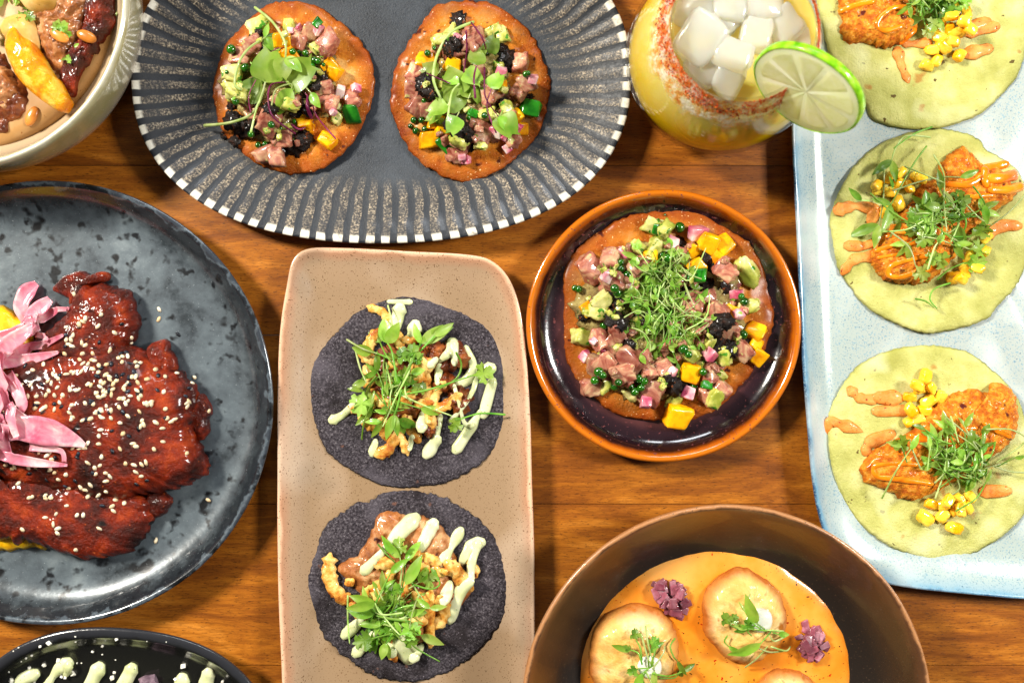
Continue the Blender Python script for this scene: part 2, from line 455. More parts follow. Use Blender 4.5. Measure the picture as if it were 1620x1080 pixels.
def leafmat(name, a, b, c):
    t = NT(name); v = t.vec(); n = t.noise(v, 120, 3)
    cc = t.ramp(n, [(.3, a), (.5, b), (.75, c)])
    hs = t.n('ShaderNodeHueSaturation'); t.l(cc, hs.inputs['Color']); t.l(t.math('MULTIPLY_ADD', t.oi.outputs['Random'], .6, .7), hs.inputs['Value'])
    t.l(t.math('MULTIPLY_ADD', t.oi.outputs['Random'], .03, .485), hs.inputs['Hue'])
    c_ = hs.outputs[0]; t.l(c_, t.p.inputs['Base Color']); t.p.inputs['Roughness'].default_value = .38
    t.p.inputs['Coat Weight'].default_value = .15
    tr = t.n('ShaderNodeBsdfTranslucent'); t.l(c_, tr.inputs[0]); mx = t.n('ShaderNodeMixShader'); mx.inputs[0].default_value = .45
    t.l(t.p.outputs[0], mx.inputs[1]); t.l(tr.outputs[0], mx.inputs[2]); t.l(mx.outputs[0], t.out.inputs[0])
    t.l(t.bump(t.noise(v, 500, 3), .25, .0005), t.p.inputs['Normal'])
    return t.m
M_leaf = leafmat('micro_leaf', '68a024', '98c044', 'c4da78')
M_leafd = leafmat('micro_leaf_dark', '4c7c1c', '74a030', 'a0c054')
M_stem = leafmat('pale_stem', 'a8c860', 'c8dc8a', 'e4ecb8')
M_stemg = leafmat('green_stem', '5f9c28', '86b840', 'a8cc60')
M_purple = leafmat('purple_stem', '6a1040', '8e2458', 'b05888')
M_crema = food('green_crema', [(.3, 'c6cc94'), (.7, 'e0e2b8')], 60, 3, .28, .15, 200, sss=.15, coat=.35, specks=[('4f7a2a', 500, .70, .03)])
M_mash = food('avocado_mash', [(.2, '5e4428'), (.45, '96804a'), (.7, 'b8a866')], 120, 7, .35, 1.0, 400, coat=.4, specks=[('3a5a14', 300, .64, .05), ('8a4a40', 90, .60, .1), ('1a0e08', 110, .66, .06)], bdist=.002)
M_blue_tort = food('blue_corn_tortilla', [(.2, '161216'), (.4, '2e292e'), (.6, '4a444a'), (.8, '767074')], 750, 8, .85, .8, 1000, rvar=.2, specks=[('201a1c', 45, .52, .2), ('5c565e', 28, .56, .2), ('6a4a40', 130, .70, .06), ('8a8288', 900, .68, .06)], bdist=.0016)
M_crisp = food('crispy_onion', [(.3, 'b0601c'), (.45, 'dc9c40'), (.65, 'f4c878')], 130, 5, .45, .7, 500, coat=.2, val=.25, sss=.1, specks=[('7a2c08', 150, .66, .06)])
M_brownmeat = food('glazed_pork', [(.2, '3a1406'), (.5, '6e3010'), (.8, 'a8602c')], 110, 8, .35, .8, 500, coat=.35, crough=.15, val=.3)
M_pork = food('browned_pork', [(.2, '643010'), (.5, 'a0602f'), (.8, 'd0a070')], 100, 7, .35, .9, 420, coat=.4, val=.2, specks=[('3a1006', 130, .66, .06)])
M_green_tort = food('green_corn_tortilla', [(.2, '9e9c4c'), (.5, 'b6b466'), (.8, 'd0cc88')], 45, 6, .6, .8, 700, sss=.05, coat=.0, specks=[('5e4c1c', 190, .705, .03), ('a8803a', 80, .69, .06), ('d8d8a0', 30, .56, .2)], rvar=.2)
M_crumb = food('breaded_crust', [(.1, '963c04'), (.42, 'c8680c'), (.6, 'e49020'), (.9, 'f6ba5c')], 240, 7, .5, .8, 800, coat=.12, specks=[('5a1404', 120, .64, .08), ('f6c27a', 500, .68, .05)], bdist=.002)
M_osauce = food('orange_chilli_sauce', [(.3, 'e06a06'), (.7, 'f08c14')], 60, 3, .25, .1, 200, sss=.1, coat=.8, val=.1)
M_psauce = food('chipotle_crema', [(.2, 'd07020'), (.8, 'eca050')], 120, 5, .4, .8, 400, coat=.15, specks=[('8a1e08', 420, .68, .04), ('5a2808', 900, .70, .04)])
M_corn = food('corn_kernel', [(.3, 'f0a80a'), (.7, 'ffd84a')], 90, 3, .22, .15, 200, sss=.35, coat=.5, val=.25)
M_mole = food('dark_red_mole', [(.2, '220702'), (.45, '501202'), (.6, '7c2003'), (.85, 'ae400c')], 60, 8, .34, .7, 480, coat=.4, crough=.14, rvar=.2, specks=[('120402', 90, .66, .06), ('c4602a', 600, .70, .04)], bdist=.003)
M_sesame = food('sesame_seed', [(.3, 'd8b888'), (.7, 'f4e8cc')], 60, 2, .45, .1, coat=.2, val=.25)
M_bsesame = food('black_sesame_seed', [(.3, '0c0e14'), (.7, '2a303c')], 60, 2, .4, .1, coat=.3, val=.4)
M_onion = food('pickled_onion', [(.2, 'd0607e'), (.5, 'eb98a8'), (.8, 'fadcd8')], 60, 4, .2, .15, 200, sss=.2, coat=.5, val=.2, dist=1.0, transl=.3)
M_rice = food('yellow_rice', [(.3, 'e0a000'), (.7, 'f8c81e')], 200, 3, .4, .3, 500, sss=.3, coat=.3)
M_queso = food('orange_bowl_sauce', [(.3, 'd87a18'), (.5, 'e28a28'), (.7, 'eca044')], 18, 4, .26, .08, 120, sss=.1, coat=.45, specks=[('3a1e06', 520, .69, .02), ('a81c04', 300, .71, .02), ('f0b060', 14, .5, .2)])
M_fritter = food('golden_fritter', [(.25, 'd09a48'), (.5, 'e4b468'), (.75, 'f2d49a')], 60, 8, .5, .7, 420, sss=.1, coat=.12, edge=('a8560e', [(.78, 0.0), (1.05, .95)]), specks=[('b06a24', 120, .66, .08)])
M_white = food('white_crema', [(.3, 'e4e2d0'), (.7, 'f2f0e4')], 60, 2, .3, sss=.2, coat=.4)
M_redonion = food('diced_red_onion', [(.2, '6a2a3a'), (.5, '8c4c58'), (.8, 'b0808a')], 90, 3, .3, .2, 300, sss=.3, coat=.5, val=.5)
M_broth = food('creamy_broth', [(.3, 'a87e4c'), (.5, 'bc9464'), (.7, 'ccaa80')], 14, 4, .35, .1, 100, coat=.15, specks=[('8a5a2a', 400, .70, .04)])
M_orange = food('orange_segment', [(.3, 'f08c00'), (.5, 'fcae0a'), (.7, 'ffd458')], 90, 5, .28, 1.0, 260, sss=.35, coat=.4, dist=.6, bdist=.003, transl=.15)
M_potato = food('golden_potato', [(.3, 'b88a3c'), (.5, 'd4a85a'), (.7, 'e6c684')], 30, 5, .35, .15, 300, sss=.15, coat=.35, specks=[('7a4a14', 500, .70, .04)])
M_seed = food('pumpkin_seed', [(.3, 'a05a18'), (.7, 'd88a3c')], 60, 3, .3, .1, coat=.5, val=.3)
M_cheese = food('cheese_crumb', [(.3, 'e4e0d0'), (.7, 'f4f2e8')], 200, 3, .6, .5, 600)
M_chip = food('blue_corn_chip', [(.3, '5a4652'), (.7, '8c7480')], 200, 6, .8, .8, 700)
# shared small meshes
TUNA = [chunk('tuna_cube', 29, 23, 18, M_tuna, i, .28, .16) for i in range(4)]
MANGO = [chunk('mango_cube', 23, 20, 16, M_mango, 20 + i, .18, .09) for i in range(3)]
AVO = [chunk('avocado_chunk', 27, 20, 15, M_avo, 40 + i, .3, .18) for i in range(3)]
PINK = [chunk('radish_dice', 11, 10, 9, M_pink, 60 + i, .12, .04, 0) for i in range(3)]
CHAR = [ball('charred_bit', 10, M_char, 3, .75, 3.4, (1.2, 1, .4), i) for i in range(3)]
JAL = [chunk('chilli_piece', 22, 15, 6, M_jal, 80 + i, .2, .04) for i in range(2)]
PEARL = ball('green_pearl', 5.6, M_pearl, 2)
CORN = [chunk('corn_kernel', 18, 14, 12, M_corn, 90 + i, .36, .06) for i in range(3)]
LEAF = {k: [leaf_mesh(k, M_leaf, i) for i in range(2)] for k in ('lance', 'oval', 'heart', 'lobed', 'blade')}
LEAFD = {k: [leaf_mesh(k, M_leafd, 5 + i) for i in range(2)] for k in ('lance', 'oval', 'heart', 'lobed', 'blade')}
RDICE = [chunk('onion_dice', 16, 10, 4.5, M_redonion, 110 + i, .12, .05, 0) for i in range(3)]
R = random.Random(7)

def put(meshes, name, root, dish, u, v, s=1.0, lift=.3, tilt=.5, hard=True, rz=None, size=12):
    p, n = drop(dish, u, v)
    e = Euler((R.uniform(-tilt, tilt), R.uniform(-tilt, tilt), R.uniform(0, 6.28) if rz is None else rz))
    me = R.choice(meshes) if isinstance(meshes, list) else meshes
    return inst(me, name, root, p + Vector((0, 0, size * s * lift)), e, (s, s, s * .95), dish if hard else None)
def puts(meshes, name, root, dish, T, pts, s=1.0, **k):
    for q in pts:
        u, v = T(q[0], q[1]); put(meshes, name, root, dish, u, v, s * (q[2] if len(q) > 2 else 1) * R.uniform(.9, 1.12), **k)
def leaf(root, dish, p, ang, length, kind='lance', dark=False, tilt=0.3):
    me = R.choice((LEAFD if dark else LEAF)[kind]); k = length / 20.0
    e = Matrix.Rotation(ang, 3, 'Z') @ Matrix.Rotation(R.uniform(-tilt, tilt), 3, 'Y') @ Matrix.Rotation(R.uniform(-tilt, tilt) * 1.6, 3, 'X')
    return inst(me, 'leaf', root, p, e.to_euler(), (k, k, k))
def sprig(root, dish, pts, r=1.4, m=None, leaves=(), lift=6, n=5, name='sprig'):
    """pts photo pixels; leaves: (kind, length, angle in degrees on the picture, counter-clockwise, dark)"""
    Q = []
    for i, (u, v) in enumerate(pts):
        p, _ = drop(dish, u, v); Q.append(p + Vector((0, 0, lift + R.uniform(0, 4))))
    zs = [q.z for q in Q]
    for i in range(1, len(Q) - 1): Q[i].z = max(Q[i].z, (zs[i - 1] + zs[i + 1]) / 2)
    o = tube(name, Q, [r * 1.15] + [r] * (len(Q) - 2) + [r * .7] if len(Q) > 2 else [r, r * .7], m or M_stem, root, 6, 1.0, n)
    for lf in leaves:
        a = math.radians(lf[2]); leaf(o, dish, Q[-1] if len(lf) < 5 else Q[lf[4]], a, lf[1], lf[0], bool(lf[3]) if len(lf) > 3 else False)
    return o
def cluster(root, dish, cu, cv, ru, rv, n, lmin=30, lmax=70, kinds=('lance', 'lance', 'oval', 'lobed'), ls=(12, 22), lift=(4, 16), bias=None, dark=.35, curl=1.0, r=1.1):
    for i in range(n):
        a = R.uniform(0, 6.283); q = R.random() ** .6
        u = cu + ru * q * math.cos(a); v = cv + rv * q * math.sin(a)
        d = R.uniform(0, 6.283) if bias is None else math.radians(bias) + R.gauss(0, .8)
        L = R.uniform(lmin, lmax); bend = R.uniform(-1, 1) * curl
        pts = []; x, y = u - math.cos(d) * L * .5, v + math.sin(d) * L * .5
        K = 4
        for k in range(K + 1):
            pts.append((x, y)); x += math.cos(d) * L / K; y -= math.sin(d) * L / K; d += bend / K
        e, _ = drop(dish, cu, cv)
        Q = []
        li = R.uniform(*lift)
        for k, (x, y) in enumerate(pts):
            p, _ = drop(dish, x, y)
            p = p + Vector((0, 0, 3 + li * math.sin(math.pi * min(1, (k + .6) / K * .8))))
            Q.append(p)
        for k in range(1, K): Q[k].z = max(Q[k].z, .5 * (Q[k - 1].z + Q[k + 1].z))
        rr = r * R.uniform(.7, 1.25)
        o = tube('sprig', Q, [rr * 1.2, rr, rr, rr, rr * .8], M_stem if R.random() < .5 else M_stemg, root, 5, 1.0, 3)
        kd = R.choice(kinds); dk = R.random() < dark
        nl = R.choice((1, 2, 2, 3))
        for j in range(nl):
            leaf(o, dish, Q[-1] + Vector((0, 0, .6 * j)), d + (j - (nl - 1) / 2) * R.uniform(.7, 1.1), R.uniform(*ls), kd, dk)
        if R.random() < .4:
            leaf(o, dish, Q[2], d + R.choice((-1, 1)) * R.uniform(.6, 1.2), R.uniform(*ls) * .8, kd, dk)
def drizzle(root, dish, T, pts, wd, m, name='crema_stripe', f=1.0, h=.35, flat=.6, hard=True, sides=10, var=.12):
    P = [T(x, y) for x, y in pts]; P = [tuple(q) for q in cr([Vector((a, b, 0)) for a, b in P], 3)]
    k = len(P); w_ = wd if isinstance(wd, (list, tuple)) else [wd, wd]
    Q = []; rad = []
    for i, q in enumerate(P):
        t = i / (k - 1) * (len(w_) - 1); a = int(min(t, len(w_) - 2)); r = (w_[a] + (w_[a + 1] - w_[a]) * (t - a)) / f / 2
        r *= 1 + var * noise.noise(Vector((q[0] * .12, q[1] * .12, 3)))
        p, _ = drop(dish, q[0], q[1]); Q.append(p); rad.append(r)
    zs = [q.z for q in Q]
    for i in range(len(Q)):
        z = sum(zs[max(0, i - 1):i + 2]) / len(zs[max(0, i - 1):i + 2]); Q[i] = Vector((Q[i].x, Q[i].y, max(z, zs[i] * .7 + z * .3) + rad[i] * h * flat))
    return tube(name, Q, rad, m, root, sides, flat, 2, dish if hard else None)

# ================================================================ THE TABLE
table = bpy.data.objects.new('table_top', None); col.objects.link(table); table['kind'] = 'structure'; table.location = (0, 0, 0)
seams = [-1873, -1606, -1339, -1072, -805, -538, -271, -4, 262, 530, 797, 1052, 1320, 1587, 1854, 2121, 2388, 2655]
for a, b in zip(seams[:-1], seams[1:]):
    bm = bmesh.new(); bmesh.ops.create_cube(bm, size=1.0)
    for v in bm.verts: v.co = Vector((v.co.x * 5200 * S, v.co.y * (b - a - .7) * S, v.co.z * 60 * S))
    bmesh.ops.bevel(bm, geom=bm.edges[:], offset=.7 * S, segments=2, affect='EDGES')
    me = bpy.data.meshes.new('plank'); bm.to_mesh(me); bm.free(); me.materials.append(WOOD)
    o = bpy.data.objects.new('plank', me); col.objects.link(o); o.parent = table; o.location = (0, -((a + b) / 2 - 540) * S, -30 * S)

# ================================================================ THE DISHES
G_steak = glaze('pewter_glaze', [(-60, '14161a'), (0, '3a4048'), (5, '5a646c'), (9, '23272c'), (28, '15181b'), (36, '23272b'), (60, '3a4046')], 200, rough=.22, coat=.7, wob=.16,
    floor=([(.26, '181c20'), (.36, '30373c'), (.44, '4a5258'), (.58, '5e686e'), (.74, '7c868a')], 34, .1), floor_from=(16, 44), floor_rough=.33, specks=[('0a0c10', 60, .64, .05), ('98a0a4', 1100, .68, .12), ('15181c', 130, .60, .10)], metal=.15, bump=.1)
steak_plate = dish_mesh('round_dark_plate', sel(77, 637, 356, 352), 46, [(120, 2, -1), (52, 3, -1), (44, 6, -1), (14, 28, -1), (2, 42, -1), (0, 47, -1), (3, 50, 1), (8, 49, 1), (11, 45, 1), (26, 26, 1), (42, 16, 1), (64, 12, 1), (100, 12, 1)], G_steak, dish='steak', sub=3, label='round blotchy grey plate with a raised dark rim under the red sauced meat', cat='plate', N=300)
G_blk = glaze('black_glaze', [(-60, '101013'), (0, '2c2d32'), (14, '26272b'), (20, '141412'), (90, '161612'), (200, '141512')], 200, rough=.2, coat=.5, bump=.3, bscale=180)
dish_mesh('oval_black_dish', sel(178, 1252, 272, 262, 2.35, .06), 50, [(110, 2, -1), (60, 3, -1), (50, 6, -1), (18, 24, -1), (2, 44, -1), (3, 52, 1), (14, 52, 1), (20, 48, 1), (34, 26, 1), (60, 16, 1), (100, 14, 1)], G_blk, dish='black', sub=3, label='black oval dish with pale green crema dollops at the bottom left corner', cat='dish')
# striped plate
def stripe_mat():
    t = NT('striped_glaze'); v = t.vec(False); uvn = t.n('ShaderNodeUVMap'); sp = t.n('ShaderNodeSeparateXYZ'); t.l(uvn.outputs[0], sp.inputs[0])
    u, w_ = sp.outputs[0], sp.outputs[1]
    nz = t.noise(v, 30, 3)
    ph = t.math('ADD', t.math('MULTIPLY', u, 80 * 2 * math.pi), t.math('MULTIPLY', t.math('SUBTRACT', nz, .5), 5.0))
    sn = t.math('SINE', ph)
    dark = t.ramp(t.math('MULTIPLY_ADD', sn, .5, .5), [(.34, 1.0), (.50, 0.0)])      # 1 in a dark groove
    grain = t.ramp(t.noise(v, 800, 4, .7), [(.42, '1a1a1c'), (.52, '5c5349'), (.64, 'b4a48a')])
    grit = t.mix(t.ramp(t.noise(v, 90, 4), [(.35, 0.7), (.6, 0.0)]), grain, '26272b')
    c = t.mix(dark, grit, '171c24')
    e = t.math('ADD', w_, t.math('MULTIPLY', t.math('SUBTRACT', t.noise(v, 40, 5, .7), .5), .22))
    fl = t.ramp(t.noise(v, 900, 3, .7), [(.35, '12161c'), (.6, '20262e'), (.75, '30363e')])
    fl = t.mix(t.ramp(t.noise(v, 14, 5), [(.42, 0.0), (.65, .4)]), fl, '48505a')
    c = t.mix(t.ramp(e, [(.40, 0.0), (.60, 1.0)]), c, fl)
    lip = t.mix(dark, t.ramp(t.noise(v, 160, 4, .7), [(.3, '8a8274'), (.45, 'd8d2c2'), (.7, 'e8e4d8')]), '141922')
    c = t.mix(t.ramp(t.math('ADD', w_, t.math('MULTIPLY', t.math('SUBTRACT', nz, .5), .03)), [(.055, 1.0), (.075, 0.0)]), c, lip)
    c = t.mix(t.ramp(t.noise(v, 70, 3), [(.74, 0.0), (.78, .8)]), c, '12151a')
    t.l(c, t.p.inputs['Base Color']); t.l(t.ramp(t.noise(v, 500, 3), [(.3, .36), (.7, .6)]), t.p.inputs['Roughness'])
    t.p.inputs['Coat Weight'].default_value = .3; t.p.inputs['Coat Roughness'].default_value = .12
    t.l(t.bump(t.noise(v, 800, 4, .7), .35, .0007), t.p.inputs['Normal'])
    return t.m
dish_mesh('striped_oval_plate', sel(603, 122, 397, 264, 2.3), 44, [(150, 2, -1), (130, 3, -1), (40, 18, -1), (4, 36, -1), (0, 43, -1), (3, 46, 1), (12, 44, 1), (50, 28, 1), (90, 18, 1), (130, 13, 1), (150, 12, 1)], stripe_mat(), dish='stripe', N=80 * 8, dmax=75, ribs=(80, 4, 100, .8), wob=.5, sub=2, label='large oval slate plate with a white dashed rim and radiating ridges', cat='plate')
G_beige = glaze('sand_glaze', [(-60, '8a5a3a'), (-2, 'a87050'), (0, 'd8a684'), (4, 'e2b898'), (9, 'b08264'), (22, 'a4886c'), (60, '967c60'), (200, '907659')], 200, specks=[('c2ac96', 11, .52, .22), ('7c6c58', 16, .60, .2), ('5a3c20', 1100, .64, .05), ('3a2814', 800, .70, .03)], rough=.24, coat=.6, wob=.03, bump=.08)
beige = [(452, 452), (462, 410), (487, 392), (540, 391), (640, 396), (740, 401), (783, 414), (812, 452), (829, 520), (838, 620), (843, 760), (846, 900), (848, 1060), (846, 1180), (826, 1240), (760, 1262), (640, 1264), (510, 1262), (466, 1244), (450, 1180), (444, 1060), (438, 900), (437, 740), (438, 600), (442, 520)]
dish_mesh('sand_coloured_platter', [tuple(q)[:2] for q in cr([Vector((a, b, 0)) for a, b in beige], 6, True)], 36, [(70, 2, -1), (60, 6, -1), (8, 26, -1), (0, 33, -1), (2, 37, 1), (7, 36, 1), (26, 27, 1), (60, 17, 1), (100, 12, 1)], G_beige, dish='beige', dmax=26, sub=3, N=300, label='rectangular sand coloured speckled platter carrying the two dark blue corn tacos', cat='platter')
G_blue = glaze('pale_blue_glaze', [(-60, '1c2c40'), (-1, '26405c'), (2, '2c5070'), (6, '6c98b0'), (12, '90a8b2'), (26, 'a2b0ae'), (60, 'a0aca6'), (200, 'a2aaa4')], 200, specks=[('7e9aa6', 900, .54, .14), ('44667e', 1100, .64, .06), ('c4ccc8', 24, .5, .3)], rough=.2, coat=.7, wob=.05, bump=.08)
blue = [(1248, -120), (1249, 40), (1252, 200), (1258, 330), (1265, 480), (1272, 620), (1282, 740), (1296, 820), (1318, 872), (1365, 912), (1430, 930), (1540, 942), (1640, 949), (1760, 944), (1830, 900), (1846, 780), (1850, 500), (1848, 200), (1846, -60), (1820, -160), (1700, -190), (1500, -195), (1300, -180)]
dish_mesh('pale_blue_platter', [tuple(q)[:2] for q in cr([Vector((a, b, 0)) for a, b in blue], 6, True)], 40, [(90, 2, -1), (60, 3, -1), (12, 22, -1), (0, 36, -1), (2, 41, 1), (7, 40, 1), (22, 26, 1), (46, 16, 1), (76, 13, 1)], G_blue, dish='blue', dmax=28, sub=3, N=320, label='pale blue speckled rectangular platter with a dark blue edge under the green tortillas', cat='platter')
G_or = glaze('amber_and_plum_glaze', [(-60, '5a2606'), (-3, '8a3c06'), (0, 'a85008'), (8, 'c06a10'), (14, 'a04c08'), (18, '2a120c'), (26, '140c12'), (46, '2a181e'), (58, '4e2c2c'), (76, '3c2632'), (200, '3c2c38')], 200, specks=[('6a3a3a', 500, .64, .08)], rough=.16, coat=.8, wob=.02, bump=.06)
dish_mesh('amber_rimmed_plate', sel(1050, 515, 220, 218), 42, [(70, 2, -1), (50, 3, -1), (40, 5, -1), (10, 24, -1), (1, 40, -1), (5, 45, 1), (11, 44, 1), (15, 39, 1), (22, 24, 1), (36, 15, 1), (56, 12, 1), (80, 12, 1)], G_or, dish='amber', sub=3, label='small round plate with a glossy amber rim and dark plum centre', cat='plate')
G_br = glaze('brown_stoneware_glaze', [(-60, '3a2214'), (-4, '5a3420'), (0, '9a6840'), (4, 'b07c50'), (8, '5a3a24'), (20, '3a2818'), (60, '241c16'), (110, '201a16'), (200, '221c18')], 200, specks=[('4a3a2c', 800, .66, .06)], rough=.33, coat=.3, wob=.04, bump=.12)
dish_mesh('deep_brown_bowl', sel(1150, 1125, 326, 328), 108, [(150, 2, -1), (120, 4, -1), (60, 22, -1), (30, 50, -1), (4, 92, -1), (0, 104, -1), (2, 110, 1), (7, 110, 1), (11, 104, 1), (34, 66, 1), (62, 36, 1), (90, 22, 1), (130, 18, 1)], G_br, dish='brown', sub=3, label='deep brown bowl holding orange sauce and golden fritters', cat='bowl')
G_gr = glaze('olive_cream_glaze', [(-200, 'a89c8c'), (-12, 'b8ac9c'), (-3, '9a9468'), (1, 'b0a880'), (6, 'd0ccb8'), (11, 'a09a78'), (18, 'b4a890'), (60, 'b89c78'), (200, 'b89c78')], 200, rough=.18, coat=.7, wob=.03, bump=.06, specks=[('c8c0a8', 500, .68, .08)])
dish_mesh('cream_stoneware_bowl', sel(-70, -4, 274, 274), 140, [(60, 2, -1), (46, 6, -1), (16, 30, -1), (6, 70, -1), (2, 110, -1), (0, 134, -1), (1, 140, -1), (5, 144, 1), (10, 142, 1), (14, 134, 1), (22, 100, 1), (46, 60, 1), (90, 40, 1)], G_gr, dish='cream', sub=3, label='cream glazed bowl of braised meat in the top left corner', cat='bowl')
# ================================================================ THREE TOSTADAS
def bubbles(seed, a=3.0):
    def f(v, t):
        x = Vector((v.x * .022, v.y * .022, seed)); n_ = noise.noise(x)
        dd, pp = noise.voronoi(x * 1.15)
        k = max(0.0, 1 - (dd[0] / .42) ** 2) * (.4 + abs(noise.noise(pp[0] * 3.1)) * 2.4)
        return a * n_ + a * 1.1 * k + 7.0 * t ** 6 * (.4 + noise.noise(x * .9))
    return f
# left tostada
T = Z(200, 0, 3.6)
t1 = thing('tuna_tostada', 'fried tostada with heart shaped cress leaves, left one on the striped plate', 'tostada', W(463, 140, 14), 'tostadas on the striped plate')
sh = [(850, 10), (1000, 12), (1120, 50), (1230, 130), (1330, 230), (1390, 330), (1410, 440), (1400, 560), (1350, 700), (1260, 850), (1150, 940), (1050, 980), (950, 990), (860, 980), (740, 930), (640, 850), (560, 760), (520, 680), (497, 560), (500, 460), (530, 330), (580, 240), (640, 160), (750, 60)]
blob('fried_shell', [T(*q) for q in sh], 16, 9, M_shell, t1, 40, 150, p=8, q=.8, amp=1.0, freq=.09, jag=3, jf=.12, seed=1, dish='stripe', base_at=22, fn=bubbles(1.3, 3.6))
t2 = thing('tuna_tostada', 'fried tostada on the striped plate beside the drink, topped with small purple stemmed cress', 'tostada', W(742, 142, 14), 'tostadas on the striped plate')
T2 = Z(590, 0, 2.769)
sh = [(270, 30), (350, 10), (450, 0), (540, 25), (640, 90), (720, 180), (745, 260), (775, 350), (760, 480), (720, 590), (650, 670), (560, 740), (430, 795), (330, 780), (220, 720), (150, 640), (100, 550), (75, 470), (80, 370), (110, 260), (170, 160), (240, 70)]
blob('fried_shell', [T2(*q) for q in sh], 16, 9, M_shell, t2, 40, 150, p=8, q=.8, amp=1.0, freq=.09, jag=3, jf=.12, seed=2, dish='stripe', base_at=22, fn=bubbles(5.3, 3.6))
t3 = thing('tuna_tostada', 'large tostada heaped with diced tuna and cress on the amber rimmed plate', 'tostada', W(1057, 505, 12))
t3['category'] = 'tostada'
T3 = Z(830, 290, 2.4)
sh = [(150, 330), (200, 250), (280, 180), (390, 125), (500, 105), (600, 98), (700, 130), (800, 190), (870, 250), (920, 350), (945, 460), (940, 560), (900, 660), (840, 750), (740, 850), (620, 900), (520, 900), (420, 895), (320, 860), (230, 780), (190, 730), (160, 660), (150, 560), (150, 450)]
blob('fried_shell', [T3(*q) for q in sh], 15, 9, M_shell, t3, 44, 160, p=8, q=.8, amp=1.0, freq=.08, jag=3, jf=.12, seed=3, dish='amber', base_at=22, fn=bubbles(9.1, 4))
def toppings(root, dish, T, s, D, under, cen, rad, nu):
    o_ = [T(cen[0] + rad[0] * 1.0 * math.cos(i * .5236) * (1 + .16 * math.sin(i * 2.3 + cen[0])), cen[1] + rad[1] * 1.0 * math.sin(i * .5236) * (1 + .16 * math.cos(i * 1.7))) for i in range(12)]
    blob('ceviche_base', o_, 24, 15, M_mash, root, 34, 130, p=3, q=.5, amp=5, freq=.11, oct=4, jag=12, jf=.07, seed=int(cen[0]), dish=dish, base_at=30)
    # hidden bulk of the salad: a loose layer of dice beneath what shows
    for i in range(nu):
        a = R.uniform(0, 6.28); q = R.random() ** .5
        u, v = T(cen[0] + rad[0] * q * math.cos(a), cen[1] + rad[1] * q * math.sin(a))
        k = R.choice(under); put({'t': TUNA, 'a': AVO, 'm': MANGO, 'c': CHAR}[k], {'t': 'tuna_cube', 'a': 'avocado_chunk', 'm': 'mango_cube', 'c': 'charred_bit'}[k], root, dish, u, v, s * R.uniform(.7, .95), lift=.25, tilt=.6)
    puts(TUNA, 'tuna_cube', root, dish, T, D['tuna'], s, lift=.35)
    puts(AVO, 'avocado_chunk', root, dish, T, D['avo'], s, lift=.3)
    puts(MANGO, 'mango_cube', root, dish, T, D['mango'], s, lift=.35)
    puts(CHAR, 'charred_bit', root, dish, T, D['char'], s, lift=.15)
    puts(PINK, 'radish_dice', root, dish, T, D['pink'], s, lift=.4, tilt=.7)
    puts(JAL, 'chilli_piece', root, dish, T, D['jal'], s, lift=.4)
    for i in range(nu):
        a = R.uniform(0, 6.28); q = R.random() ** .5
        u, v = T(cen[0] + rad[0] * q * math.cos(a), cen[1] + rad[1] * q * math.sin(a))
        p, n = drop(dish, u, v); leaf(root, dish, p + n * 1.2, R.uniform(0, 6.28), R.uniform(6, 10), R.choice(('lobed', 'oval')), R.random() < .5, .8)
        put(AVO if R.random() < .6 else TUNA, 'avocado_chunk' if 0 else 'ceviche_bit', root, dish, u + R.uniform(-6, 6), v + R.uniform(-6, 6), s * R.uniform(.3, .5), lift=.2, tilt=.8, hard=False)
    for q in D['pearl']:
        k = q[2] / 6.5 if len(q) > 2 else 1.0
        u, v = T(q[0], q[1]); put(PEARL, 'green_pearl', root, dish, u, v, k * s, lift=.45, size=12)
D1 = dict(tuna=[(720, 270), (660, 330), (970, 245), (1050, 200), (1130, 280, 1.2), (1160, 250, 1.1), (1130, 560, 1.1), (1170, 600), (1290, 560), (690, 570), (830, 700, 1.3), (900, 780), (800, 880, 1.3), (850, 900), (1130, 500)],
    mango=[(890, 240), (930, 330, 1.2), (1170, 390, 1.1), (1190, 420), (1020, 700, .9), (1150, 800, 1.1), (1040, 740, .8)],
    avo=[(760, 160, 1.2), (610, 420, 1.1), (610, 490, 1.1), (640, 540, 1.1), (930, 160, 1.1), (1210, 610, .6), (1200, 680, .7), (940, 610)],
    pink=[(1100, 175, 1.5), (1220, 530, 1.4), (1310, 510, 1.2), (980, 165), (940, 180), (1180, 640)],
    char=[(750, 190, .75), (640, 720, 1.7), (700, 740, 1.2), (600, 690, 1.1), (1100, 460, 1.2), (1080, 490, .9), (970, 830, 1.6), (900, 860, 1.1), (1010, 800, 1.2), (620, 800, .9), (600, 600, .8), (820, 620, .9), (560, 770, .7)],
    pearl=[(605, 290, 9), (685, 395, 9), (628, 585, 6.5), (715, 770, 6.5), (755, 830, 6), (795, 825, 6), (1025, 310), (1075, 350, 7), (1060, 385, 7), (1095, 355), (950, 300), (985, 305), (1125, 372, 4), (830, 715, 7), (575, 415, 4), (958, 695, 4.5), (880, 735, 4)],
    jal=[(1290, 660, 1.5), (1090, 135, .8)])
toppings(t1, 'stripe', T, 1.0, D1, 'ttac', (880, 480), (300, 330), 26)
